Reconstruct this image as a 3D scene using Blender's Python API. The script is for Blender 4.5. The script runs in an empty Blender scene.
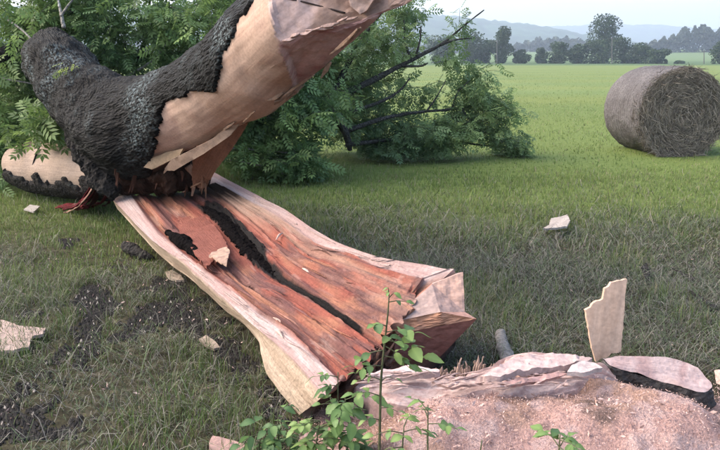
import bpy, math, random
import numpy as np
from mathutils import Vector, Matrix

random.seed(7)
rng = np.random.default_rng(11)
S = bpy.context.scene
COL = S.collection

# ------------------------------------------------------------------ camera, sky, sun, exposure
CAM_H = 1.6
PITCH = math.atan(168 / 720)
cam_d = bpy.data.cameras.new('camera')
cam_d.sensor_width = 36.0
cam_d.lens = 36.0
cam_d.clip_start = 0.05
cam_d.clip_end = 9000
cam = bpy.data.objects.new('camera', cam_d)
COL.objects.link(cam)
cam.location = (0, 0, CAM_H)
cam.rotation_euler = (math.pi / 2 - PITCH, 0, 0)
S.camera = cam

SUN_EL, SUN_AZ = math.radians(42), math.radians(-84)
world = bpy.data.worlds.new('World')
S.world = world
world.use_nodes = True
wn = world.node_tree.nodes
bg = wn['Background']
sky = wn.new('ShaderNodeTexSky')
sky.sky_type = 'NISHITA'
sky.sun_disc = False
sky.sun_elevation = SUN_EL
sky.sun_rotation = SUN_AZ
sky.air_density = 1.0
sky.dust_density = 4.5
sky.ozone_density = 1.0
world.node_tree.links.new(sky.outputs['Color'], bg.inputs['Color'])
bg.inputs['Strength'].default_value = 0.15

sun_d = bpy.data.lights.new('sun', 'SUN')
sun_d.energy = 0.5
sun_d.angle = math.radians(90)
sun_d.color = (1.0, 0.97, 0.94)
sun = bpy.data.objects.new('sun', sun_d)
COL.objects.link(sun)
sd = Vector((math.sin(SUN_AZ) * math.cos(SUN_EL), math.cos(SUN_AZ) * math.cos(SUN_EL), math.sin(SUN_EL)))
sun.rotation_euler = sd.to_track_quat('Z', 'Y').to_euler()
sun.location = sd * 50

S.view_settings.view_transform = 'Standard'
S.view_settings.look = 'None'
S.view_settings.exposure = 1.98
S.view_settings.gamma = 1.0
S.render.engine = 'CYCLES'
S.cycles.use_denoising = True
S.cycles.max_bounces = 6
S.cycles.diffuse_bounces = 4
S.cycles.volume_bounces = 0
S.cycles.transparent_max_bounces = 8

# ------------------------------------------------------------------ placing helpers
_F = np.array([0, math.cos(PITCH), -math.sin(PITCH)])
_U = np.array([0, math.sin(PITCH), math.cos(PITCH)])
_R = np.array([1.0, 0, 0])


def ray(px, py):
    return _F * 720 + _R * (px - 360) + _U * (225 - py)


def az(px, py, z=0.0):          # point of that direction at height z
    d = ray(px, py)
    return np.array([0, 0, CAM_H]) + d * ((z - CAM_H) / d[2])


def ay(px, py, y):              # point of that direction at distance y
    d = ray(px, py)
    return np.array([0, 0, CAM_H]) + d * (y / d[1])


def proj(P):
    P = np.asarray(P, float) - np.array([0, 0, CAM_H])
    z = P @ _F
    return 360 + 720 * (P @ _R) / z, 225 - 720 * (P @ _U) / z


# ------------------------------------------------------------------ numpy noise
def _hash(ix, iy, iz):
    h = (ix.astype(np.int64) * 374761393 + iy.astype(np.int64) * 668265263 + iz.astype(np.int64) * 2147483647) & 0xffffffff
    h = ((h ^ (h >> 13)) * 1274126177) & 0xffffffff
    h = ((h ^ (h >> 16)) * 2246822519) & 0xffffffff
    return ((h ^ (h >> 15)) & 0xffffff) / float(0xffffff)


def vnoise(p):
    p = np.asarray(p, float)
    i = np.floor(p); f = p - i
    f = f * f * (3 - 2 * f)
    x, y, z = i[..., 0], i[..., 1], i[..., 2]
    r = 0
    for dx in (0, 1):
        wx = f[..., 0] if dx else 1 - f[..., 0]
        for dy in (0, 1):
            wy = f[..., 1] if dy else 1 - f[..., 1]
            for dz in (0, 1):
                wz = f[..., 2] if dz else 1 - f[..., 2]
                r = r + wx * wy * wz * _hash(x + dx, y + dy, z + dz)
    return r


def fbm(p, o=4, s=1.0, seed=0.0):
    p = np.asarray(p, float) * s + seed
    a, t, n = 0.5, 0.0, 0.0
    for _ in range(o):
        t = t + a * vnoise(p); n += a
        p = p * 2.03 + 17.3; a *= 0.5
    return t / n          # 0..1


def sstep(a, b, x):
    t = np.clip((x - a) / (b - a), 0, 1)
    return t * t * (3 - 2 * t)


def inpoly(px, py, poly):
    poly = np.asarray(poly, float)
    r = np.zeros(np.shape(px), bool)
    j = len(poly) - 1
    for i in range(len(poly)):
        xi, yi = poly[i]; xj, yj = poly[j]
        c = ((yi > py) != (yj > py)) & (px < (xj - xi) * (py - yi) / (yj - yi + 1e-12) + xi)
        r ^= c; j = i
    return r


def mixc(a, b, t):
    t = np.asarray(t)[..., None]
    return np.asarray(a) * (1 - t) + np.asarray(b) * t


# ------------------------------------------------------------------ mesh helpers
def mesh_data(name, V, Fq, mat, smooth=True, col=None, gr=None):
    me = bpy.data.meshes.new(name)
    V = np.asarray(V, np.float32).reshape(-1, 3)
    if isinstance(Fq, np.ndarray):
        k = Fq.shape[1]; n = Fq.shape[0]
        me.vertices.add(len(V)); me.vertices.foreach_set('co', V.ravel())
        me.loops.add(n * k); me.loops.foreach_set('vertex_index', Fq.astype(np.int32).ravel())
        me.polygons.add(n)
        me.polygons.foreach_set('loop_start', np.arange(0, n * k, k, dtype=np.int32))
        me.polygons.foreach_set('loop_total', np.full(n, k, np.int32))
        me.update(calc_edges=True)
    else:
        me.from_pydata([tuple(map(float, v)) for v in V], [], [tuple(map(int, f)) for f in Fq])
        me.update()
    if smooth:
        me.polygons.foreach_set('use_smooth', np.ones(len(me.polygons), bool))
    if col is not None:
        a = me.attributes.new('Col', 'FLOAT_COLOR', 'POINT')
        c = np.ones((len(V), 4), np.float32); c[:, :3] = np.clip(np.asarray(col).reshape(-1, 3), 0.0, 1.0)
        a.data.foreach_set('color', c.ravel())
    if gr is not None:
        a = me.attributes.new('grain', 'FLOAT_VECTOR', 'POINT')
        a.data.foreach_set('vector', np.asarray(gr, np.float32).ravel())
    if mat: me.materials.append(mat)
    return me


def link(name, me, parent=None):
    o = bpy.data.objects.new(name, me)
    COL.objects.link(o)
    if parent is not None:
        o.parent = parent
        o.matrix_parent_inverse = Matrix.Translation(-Vector(root_loc(parent)))
    return o


def root_loc(o):
    p = Vector((0, 0, 0))
    while o is not None:
        p += o.location
        if o.parent is not None:
            p += o.matrix_parent_inverse.translation
        o = o.parent
    return p


def mobj(name, V, Fq, mat, parent=None, smooth=True, col=None, gr=None):
    return link(name, mesh_data(name, V, Fq, mat, smooth, col, gr), parent)


def tag(o, label=None, cat=None, group=None, kind=None):
    if label: o['label'] = label
    if cat: o['category'] = cat
    if group: o['group'] = group
    if kind: o['kind'] = kind
    return o


def thing(name, loc, label, cat, group=None):
    o = bpy.data.objects.new(name, None)
    o.empty_display_size = 0.2
    COL.objects.link(o)
    o.location = tuple(map(float, loc))
    return tag(o, label, cat, group)


def catmull(P, n):
    P = np.asarray(P, float)
    m = len(P)
    t = np.linspace(0, m - 1, n)
    i = np.clip(np.floor(t).astype(int), 0, m - 2); f = (t - i)
    sh = (n,) + (1,) * (P.ndim - 1)
    f = f.reshape(sh)
    ext = np.concatenate([2 * P[:1] - P[1:2], P, 2 * P[-1:] - P[-2:-1]])
    p0, p1, p2, p3 = ext[i], ext[i + 1], ext[i + 2], ext[i + 3]
    return 0.5 * (2 * p1 + (p2 - p0) * f + (2 * p0 - 5 * p1 + 4 * p2 - p3) * f ** 2 + (3 * p1 - p0 - 3 * p2 + p3) * f ** 3)


def gridfaces(nr, nc, closed=False):
    r = np.arange(nr - 1)[:, None]
    cc = nc if closed else nc - 1
    c = np.arange(cc)[None, :]
    a = r * nc + c; b = r * nc + (c + 1) % nc
    return np.stack([a, b, b + nc, a + nc], -1).reshape(-1, 4)


def frames(P):
    T = np.gradient(P, axis=0)
    T /= np.linalg.norm(T, axis=1)[:, None]
    N = np.zeros_like(P); B = np.zeros_like(P)
    ref = np.array([0, 0, 1.0]) if abs(T[0][2]) < 0.9 else np.array([1.0, 0, 0])
    n = np.cross(T[0], ref); n /= np.linalg.norm(n)
    for k in range(len(P)):
        n = n - T[k] * (n @ T[k]); n /= np.linalg.norm(n)
        N[k] = n; B[k] = np.cross(T[k], n)
    return T, N, B


def tube_geo(pts, rad, nt=24, nu=8, rough=0.0, seed=0.0):
    P = catmull(pts, nt)
    R = np.interp(np.linspace(0, 1, nt), np.linspace(0, 1, len(rad)), rad)
    T, N, B = frames(P)
    u = np.linspace(0, 2 * math.pi, nu, endpoint=False)
    D = N[:, None] * np.cos(u)[None, :, None] + B[:, None] * np.sin(u)[None, :, None]
    V = P[:, None] + D * R[:, None, None]
    if rough:
        V = V + D * (((fbm(V * (0.6 / rough * 0.06), 3, 8, seed) - 0.5) * 2 * rough)[..., None])
    Fq = [tuple(f) for f in gridfaces(nt, nu, True)]
    Fq.append(tuple(range(nu))[::-1]); Fq.append(tuple((nt - 1) * nu + k for k in range(nu)))
    return V.reshape(-1, 3), Fq


def tube(name, pts, rad, mat, parent=None, nt=24, nu=8, rough=0.0, seed=0.0):
    V, Fq = tube_geo(pts, rad, nt, nu, rough, seed)
    return mobj(name, V, Fq, mat, parent)


def merge(parts):
    Vs, Fs, n = [], [], 0
    for V, Fq in parts:
        Vs.append(V); Fs += [tuple(i + n for i in f) for f in Fq]; n += len(V)
    return np.concatenate(Vs), Fs


def plate(name, outline, thick, mat, parent=None, col=None, edgecol=None, bend=0.0, seed=0.0, rough=0.004, grain=None, jag=.14):
    """solid shard: an outline of 3-D points, ragged, filled with a fine triangle mesh and given thickness along its normal"""
    from mathutils.geometry import delaunay_2d_cdt
    O = np.array(outline, float)
    pts = []
    m = len(O)
    for i in range(m):
        a, b = O[i], O[(i + 1) % m]
        k = int(np.clip(np.linalg.norm(b - a) / 0.012, 2, 14))
        for j in range(k): pts.append(a + (b - a) * j / k)
    O = np.array(pts); m = len(O)
    c = O.mean(0)
    nrm = np.zeros(3)
    for i in range(m): nrm += np.cross(O[i] - c, O[(i + 1) % m] - c)
    nrm /= np.linalg.norm(nrm)
    size = np.linalg.norm(O - c, axis=1).mean()
    O = O + (O - c) * ((fbm(O, 3, 60, seed) - 0.5) * jag)[:, None]
    e1 = O[m // 2] - O[0]; e1 -= nrm * (e1 @ nrm); e1 /= np.linalg.norm(e1); e2 = np.cross(nrm, e1)
    q = np.stack([(O - c) @ e1, (O - c) @ e2], 1)
    h = max(.008, size / 11)
    lo, hi = q.min(0), q.max(0)
    gx, gy = np.meshgrid(np.arange(lo[0], hi[0], h), np.arange(lo[1], hi[1], h))
    r_ = np.random.default_rng(int(seed * 10) + 1)
    gp = np.stack([gx.ravel(), gy.ravel()], 1) + r_.uniform(-.25, .25, (gx.size, 2)) * h
    dist = np.min(np.linalg.norm(gp[:, None] - q[None], axis=2), 1)
    gp = gp[inpoly(gp[:, 0], gp[:, 1], q) & (dist > h * .45)]
    allp = [Vector(map(float, p)) for p in np.concatenate([q, gp])]
    res = delaunay_2d_cdt(allp, [], [list(range(m))], 1, 1e-6)
    v2 = np.array([tuple(v) for v in res[0]]); tri = [tuple(f) for f in res[2]]
    n1 = len(v2)
    W = c + v2[:, :1] * e1 + v2[:, 1:] * e2
    off = bend * ((np.linalg.norm(v2, axis=1) / size) ** 2) + (fbm(W, 3, 26, seed + 3) - 0.5) * 2 * rough
    # fibres along the long side
    gdir = e1 if grain is None else np.asarray(grain, float)
    g3 = np.stack([np.cross(nrm, gdir) @ W.T, gdir @ W.T, np.zeros(n1)], 1)
    off = off + (fbm(g3 * [70, 6, 1], 3, 1.0, seed) - .5) * rough * 1.5
    V = np.concatenate([W + nrm * (thick / 2 + off)[:, None], W + nrm * (-thick / 2 + off)[:, None]])
    if nrm[2] < -.3 or (abs(nrm[2]) < .3 and nrm[1] > 0): tri = [t_[::-1] for t_ in tri]
    edges = {}
    for t_ in tri:
        for a, b in zip(t_, t_[1:] + t_[:1]): edges[(a, b)] = 1
    Fq = list(tri) + [tuple(n1 + a for a in t_[::-1]) for t_ in tri]
    for (a, b) in edges:
        if (b, a) not in edges: Fq.append((b, a, n1 + a, n1 + b))
    cc = None
    if col is not None:
        w = fbm(np.concatenate([g3, g3]) * [40, 5, 1], 4, 1.0, seed)
        cc = np.array(col)[None] * (0.74 + 0.5 * w)[:, None]
    G3 = np.concatenate([g3, g3])
    o = mobj(name, V, Fq, mat, parent, smooth=True, col=cc, gr=G3)
    o.data.set_sharp_from_angle(angle=math.radians(42))
    return o


# ------------------------------------------------------------------ materials
def new_mat(name):
    m = bpy.data.materials.new(name); m.use_nodes = True
    nt = m.node_tree
    return m, nt, nt.nodes, nt.links, nt.nodes['Principled BSDF']


def ramp(nodes, stops):
    r = nodes.new('ShaderNodeValToRGB')
    el = r.color_ramp.elements
    while len(el) < len(stops): el.new(0.5)
    for e, (p, c) in zip(el, stops):
        e.position = p; e.color = (*c, 1)
    return r


def wood_material(name, gscale=(60, 60, 3), bump=0.25, contrast=0.35, speck=0.0, rough=0.75):
    m, nt, n, l, b = new_mat(name)
    at = n.new('ShaderNodeAttribute'); at.attribute_name = 'Col'
    g = n.new('ShaderNodeAttribute'); g.attribute_name = 'grain'
    mp = n.new('ShaderNodeMapping'); mp.inputs['Scale'].default_value = gscale
    l.new(g.outputs['Vector'], mp.inputs['Vector'])
    ns = n.new('ShaderNodeTexNoise'); ns.inputs['Scale'].default_value = 1; ns.inputs['Detail'].default_value = 6
    ns.inputs['Roughness'].default_value = 0.65
    l.new(mp.outputs[0], ns.inputs['Vector'])
    tc = n.new('ShaderNodeTexCoord')
    n2 = n.new('ShaderNodeTexNoise'); n2.inputs['Scale'].default_value = 55; n2.inputs['Detail'].default_value = 5
    l.new(tc.outputs['Object'], n2.inputs['Vector'])
    r = ramp(n, [(0.25, (1 - contrast,) * 3), (0.7, (1 + contrast * 0.4,) * 3)])
    l.new(ns.outputs[0], r.inputs[0])
    mx = n.new('ShaderNodeMix'); mx.data_type = 'RGBA'; mx.blend_type = 'MULTIPLY'; mx.inputs[0].default_value = 1
    l.new(at.outputs['Color'], mx.inputs[6]); l.new(r.outputs[0], mx.inputs[7])
    r2 = ramp(n, [(0.3, (0.60, 0.575, 0.565)), (0.65, (0.765, 0.735, 0.725))])
    l.new(n2.outputs[0], r2.inputs[0])
    mx2 = n.new('ShaderNodeMix'); mx2.data_type = 'RGBA'; mx2.blend_type = 'MULTIPLY'; mx2.inputs[0].default_value = 1
    l.new(mx.outputs[2], mx2.inputs[6]); l.new(r2.outputs[0], mx2.inputs[7])
    l.new(mx2.outputs[2], b.inputs['Base Color'])
    b.inputs['Roughness'].default_value = rough
    b.inputs['Specular IOR Level'].default_value = 0.1
    ad = n.new('ShaderNodeMath'); ad.operation = 'ADD'
    l.new(ns.outputs[0], ad.inputs[0]); l.new(n2.outputs[0], ad.inputs[1])
    bp = n.new('ShaderNodeBump'); bp.inputs['Strength'].default_value = bump; bp.inputs['Distance'].default_value = 0.02
    l.new(ad.outputs[0], bp.inputs['Height']); l.new(bp.outputs[0], b.inputs['Normal'])
    return m


M_WOOD = wood_material('split_wood', (130, 3.5, 1), 0.5, 0.34)
M_CUT = wood_material('sawn_wood', (9, 9, 90), 0.15, 0.22)
M_PALE = wood_material('sapwood', (60, 2.5, 1), 0.3, 0.3)


def bark_material(name, dark, light, lichen, lsize=3.0, lcut=0.56, spec=0.12, rough=0.9, along=False):
    m, nt, n, l, b = new_mat(name)
    tc = n.new('ShaderNodeTexCoord')
    if along:
        ga = n.new('ShaderNodeAttribute'); ga.attribute_name = 'grain'
        gm = n.new('ShaderNodeMapping'); gm.inputs['Scale'].default_value = (1.35, .62, 1)
        l.new(ga.outputs['Vector'], gm.inputs['Vector']); gsrc = gm.outputs[0]
    else:
        gsrc = tc.outputs['Object']
    v = n.new('ShaderNodeTexVoronoi'); v.inputs['Scale'].default_value = 38; v.feature = 'F1'
    ns = n.new('ShaderNodeTexNoise'); ns.inputs['Scale'].default_value = 28; ns.inputs['Detail'].default_value = 8
    ns.inputs['Roughness'].default_value = 0.7
    l.new(gsrc, ns.inputs['Vector'])
    l.new(gsrc, v.inputs['Vector'])
    r = ramp(n, [(0.35, dark), (0.68, light)])
    l.new(ns.outputs[0], r.inputs[0])
    n2 = n.new('ShaderNodeTexNoise'); n2.inputs['Scale'].default_value = lsize; n2.inputs['Detail'].default_value = 3
    l.new(tc.outputs['Object'], n2.inputs['Vector'])
    n3 = n.new('ShaderNodeTexNoise'); n3.inputs['Scale'].default_value = 40; n3.inputs['Detail'].default_value = 5
    l.new(tc.outputs['Object'], n3.inputs['Vector'])
    mu = n.new('ShaderNodeMath'); mu.operation = 'MULTIPLY'
    ra = ramp(n, [(lcut, (0, 0, 0)), (lcut + 0.14, (1, 1, 1))]); l.new(n2.outputs[0], ra.inputs[0])
    rb = ramp(n, [(0.46, (0, 0, 0)), (0.62, (1, 1, 1))]); l.new(n3.outputs[0], rb.inputs[0])
    l.new(ra.outputs[0], mu.inputs[0]); l.new(rb.outputs[0], mu.inputs[1])
    mx = n.new('ShaderNodeMix'); mx.data_type = 'RGBA'
    l.new(mu.outputs[0], mx.inputs[0]); l.new(r.outputs[0], mx.inputs[6]); mx.inputs[7].default_value = (*lichen, 1)
    l.new(mx.outputs[2], b.inputs['Base Color'])
    b.inputs['Roughness'].default_value = rough
    b.inputs['Specular IOR Level'].default_value = spec
    ad = n.new('ShaderNodeMath'); ad.operation = 'ADD'
    l.new(ns.outputs[0], ad.inputs[0]); l.new(v.outputs['Distance'], ad.inputs[1])
    bp = n.new('ShaderNodeBump'); bp.inputs['Strength'].default_value = 0.9; bp.inputs['Distance'].default_value = 0.025
    l.new(ad.outputs[0], bp.inputs['Height']); l.new(bp.outputs[0], b.inputs['Normal'])
    return m


M_BARK = bark_material('mossy_bark', (0.0018, 0.0018, 0.002), (0.0075, 0.007, 0.007), (0.10, 0.125, 0.13), 2.0, 0.49, 0.10, 0.65, True)
M_BARK2 = bark_material('branch_bark', (0.009, 0.008, 0.008), (0.038, 0.034, 0.031), (0.10, 0.105, 0.095), 6, 0.6)
M_LIMB = bark_material('limb_bark', (0.022, 0.021, 0.019), (0.085, 0.08, 0.072), (0.12, 0.12, 0.11), 6, 0.6)
M_BLACK = bark_material('black_bark', (0.002, 0.0017, 0.0017), (0.009, 0.007, 0.007), (0.03, 0.024, 0.02), 9, 0.62, 0.02)
M_TWIG = bark_material('pale_twig', (0.16, 0.15, 0.13), (0.32, 0.3, 0.26), (0.4, 0.4, 0.36), 6, 0.6)


def plain(name, c, rough=0.8, var=0.25, scale=30, bump=0.2):
    m, nt, n, l, b = new_mat(name)
    tc = n.new('ShaderNodeTexCoord')
    ns = n.new('ShaderNodeTexNoise'); ns.inputs['Scale'].default_value = scale; ns.inputs['Detail'].default_value = 6
    l.new(tc.outputs['Object'], ns.inputs['Vector'])
    r = ramp(n, [(0.3, tuple(x * (1 - var) for x in c)), (0.7, tuple(x * (1 + var) for x in c))])
    l.new(ns.outputs[0], r.inputs[0]); l.new(r.outputs[0], b.inputs['Base Color'])
    b.inputs['Roughness'].default_value = rough
    b.inputs['Specular IOR Level'].default_value = 0.25
    if bump:
        bp = n.new('ShaderNodeBump'); bp.inputs['Strength'].default_value = bump; bp.inputs['Distance'].default_value = 0.02
        l.new(ns.outputs[0], bp.inputs['Height']); l.new(bp.outputs[0], b.inputs['Normal'])
    return m


def leaf_material(name, trans=0.45, rough=0.5):
    m, nt, n, l, b = new_mat(name)
    at = n.new('ShaderNodeAttribute'); at.attribute_name = 'Col'
    l.new(at.outputs['Color'], b.inputs['Base Color'])
    b.inputs['Roughness'].default_value = rough
    b.inputs['Specular IOR Level'].default_value = 0.3
    tr = n.new('ShaderNodeBsdfTranslucent')
    l.new(at.outputs['Color'], tr.inputs['Color'])
    mx = n.new('ShaderNodeMixShader'); mx.inputs[0].default_value = trans
    l.new(b.outputs[0], mx.inputs[1]); l.new(tr.outputs[0], mx.inputs[2])
    l.new(mx.outputs[0], n['Material Output'].inputs['Surface'])
    return m


M_LEAF = leaf_material('leaf')
M_GRASS = leaf_material('grass_blade', 0.25, 0.6)
M_STRAW = leaf_material('straw', 0.1, 0.75)
M_FAR = leaf_material('far_foliage', 0.15, 0.8)
M_PEEL = wood_material('peeled_wood', (45, 2.0, 1), 0.10, 0.16)
M_SAWDUST = wood_material('sawdust', (120, 120, 120), 0.9, 0.45, rough=0.95)
M_SOIL = plain('soil', (0.02, 0.017, 0.014), 0.95, 0.5, 60, 0.8)


def ground_z(x, y):
    x = np.asarray(x, float); y = np.asarray(y, float)
    p = np.stack([x, y, np.zeros_like(x)], -1)
    near = 1 - sstep(40, 120, np.hypot(x, y))
    z = (fbm(p, 3, 0.9, 5.1) - 0.5) * 0.07 * near + (fbm(p, 2, 0.15, 2.2) - 0.5) * 0.10 * near
    z = z - 0.55 * sstep(120, 240, y)
    z = z + sstep(270, 900, y) * (6.0 + 5.0 * sstep(50, 300, x))
    return z


# ------------------------------------------------------------------ the ground
def build_ground():
    u = np.linspace(-9.0, 9.0, 310); xs = 0.95 * np.sinh(u)
    v = np.concatenate([np.linspace(-6.2, 0, 80, endpoint=False), np.linspace(0, 8.98, 216)])
    ys = 4 + 0.95 * np.sinh(v)
    X, Y = np.meshgrid(xs, ys)
    V = np.stack([X, Y, ground_z(X, Y)], -1)
    m, nt, n, l, b = new_mat('ground_turf')
    ge = n.new('ShaderNodeNewGeometry')
    sp = n.new('ShaderNodeSeparateXYZ'); l.new(ge.outputs['Position'], sp.inputs[0])

    def noise(s, d=5, rough=0.6):
        k = n.new('ShaderNodeTexNoise'); k.inputs['Scale'].default_value = s; k.inputs['Detail'].default_value = d
        k.inputs['Roughness'].default_value = rough
        l.new(ge.outputs['Position'], k.inputs['Vector']); return k

    def mix(fac, a, c, bl='MIX'):
        k = n.new('ShaderNodeMix'); k.data_type = 'RGBA'; k.blend_type = bl
        for s_, v_ in ((0, fac), (6, a), (7, c)):
            if hasattr(v_, 'links') or hasattr(v_, 'is_output'): l.new(v_, k.inputs[s_])
            elif s_ == 0: k.inputs[0].default_value = v_
            else: k.inputs[s_].default_value = (*v_, 1)
        return k.outputs[2]

    def rmap(src, a, c):
        k = n.new('ShaderNodeMapRange'); k.interpolation_type = 'SMOOTHSTEP'
        k.inputs[1].default_value = a; k.inputs[2].default_value = c
        l.new(src, k.inputs[0]); return k.outputs[0]
    nA = noise(2.2); nB = noise(14, 6); nC = noise(0.12, 4); nD = noise(45, 5)
    near = ramp(n, [(0.3, (0.018, 0.015, 0.011)), (0.5, (0.045, 0.041, 0.024)), (0.72, (0.11, 0.095, 0.06))])
    l.new(nB.outputs[0], near.inputs[0])
    mid = ramp(n, [(0.3, (0.10, 0.145, 0.035)), (0.7, (0.17, 0.215, 0.065))])
    l.new(nB.outputs[0], mid.inputs[0])
    far = ramp(n, [(0.3, (0.14, 0.195, 0.066)), (0.7, (0.168, 0.222, 0.08))])
    l.new(nC.outputs[0], far.inputs[0])
    c = mix(rmap(sp.outputs['Y'], 5.5, 9.0), near.outputs[0], mid.outputs[0])
    c = mix(rmap(sp.outputs['Y'], 14, 40), c, far.outputs[0])
    wv = n.new('ShaderNodeTexWave'); wv.wave_type = 'BANDS'; wv.bands_direction = 'Y'; wv.inputs['Scale'].default_value = .028; wv.inputs['Distortion'].default_value = 2.5; wv.inputs['Detail'].default_value = 3
    l.new(ge.outputs['Position'], wv.inputs['Vector'])
    sw = n.new('ShaderNodeMath'); sw.operation = 'MULTIPLY'; l.new(wv.outputs['Fac'], sw.inputs[0]); l.new(rmap(sp.outputs['Y'], 12, 30), sw.inputs[1])
    c = mix(sw.outputs[0], c, mix(1.0, c, (1.16, 1.05, 0.98), 'MULTIPLY'))
    # a band of unmown grass, then meadow and pasture beyond the trees
    c = mix(rmap(sp.outputs['Y'], 150, 165), c, (0.085, 0.135, 0.055))
    c = mix(rmap(sp.outputs['Y'], 300, 380), c, (0.13, 0.19, 0.075))
    c = mix(rmap(nD.outputs[0], 0.35, 0.7), mix(1.0, c, (0.72, 0.72, 0.72), 'MULTIPLY'), c)
    c = mix(1.0, c, (.88, .87, .84), 'MULTIPLY')
    l.new(c, b.inputs['Base Color'])
    b.inputs['Roughness'].default_value = 0.95
    b.inputs['Specular IOR Level'].default_value = 0.1
    bp = n.new('ShaderNodeBump'); bp.inputs['Strength'].default_value = 0.5; bp.inputs['Distance'].default_value = 0.03
    l.new(nB.outputs[0], bp.inputs['Height']); l.new(bp.outputs[0], b.inputs['Normal'])
    tag(mobj('ground', V, gridfaces(len(ys), len(xs)), m), kind='structure')


build_ground()


# ------------------------------------------------------------------ hills far behind
def hill(name, y0, prof, mat, depth, seed, tree):
    px = np.array([p[0] for p in prof], float); py = np.array([p[1] for p in prof], float)
    X = np.linspace((px[0] - 360) / 720 * y0, (px[-1] - 360) / 720 * y0, 520)
    ppx = X / y0 * 720 + 360
    ridge = CAM_H + (57 - np.interp(ppx, px, py)) / 720 * y0
    nv = 26
    v = np.linspace(-1, 1, nv)
    Y = y0 + depth * v
    prof_v = np.where(v < 0, np.cos(v * math.pi / 2) ** 1.2, np.cos(v * math.pi / 2))
    Z = np.maximum(ridge, 0)[None, :] * prof_v[:, None]
    XX = np.repeat(X[None], nv, 0); YY = np.repeat(Y[:, None], len(X), 1)
    P = np.stack([XX, YY, Z], -1)
    Z = Z + (fbm(P, 4, 1 / 60., seed) - 0.5) * tree * 1.6 + (vnoise(P / (tree * 0.9)) - 0.5) * tree
    Z = Z - 12 * (np.abs(v)[:, None] > 0.97)
    P[..., 2] = Z
    return tag(mobj(name, P, gridfaces(nv, len(X)), mat), kind='structure')


M_HILL = plain('wooded_hill', (0.035, 0.06, 0.035), 1.0, 0.5, 0.03, 0)
hill('hill', 1700, [(-900, 24), (-200, 14), (100, 11), (300, 12), (400, 15), (440, 18), (480, 23), (520, 28), (545, 32), (570, 37), (600, 43), (640, 49), (700, 54), (800, 58)], M_HILL, 500, 3.3, 8)
hill('hill', 2900, [(-300, 50), (300, 44), (420, 36), (500, 31), (560, 28), (600, 26.5), (640, 27.5), (680, 30), (720, 33), (800, 37), (1000, 42), (1400, 48)], M_HILL, 600, 9.3, 11)

# ------------------------------------------------------------------ the fallen tree
tree = thing('fallen_tree', (-1.9, 6.8, 0), 'huge felled tree split lengthwise, dark mossy trunk with long red-brown split slab on the grass', 'tree')


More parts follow.
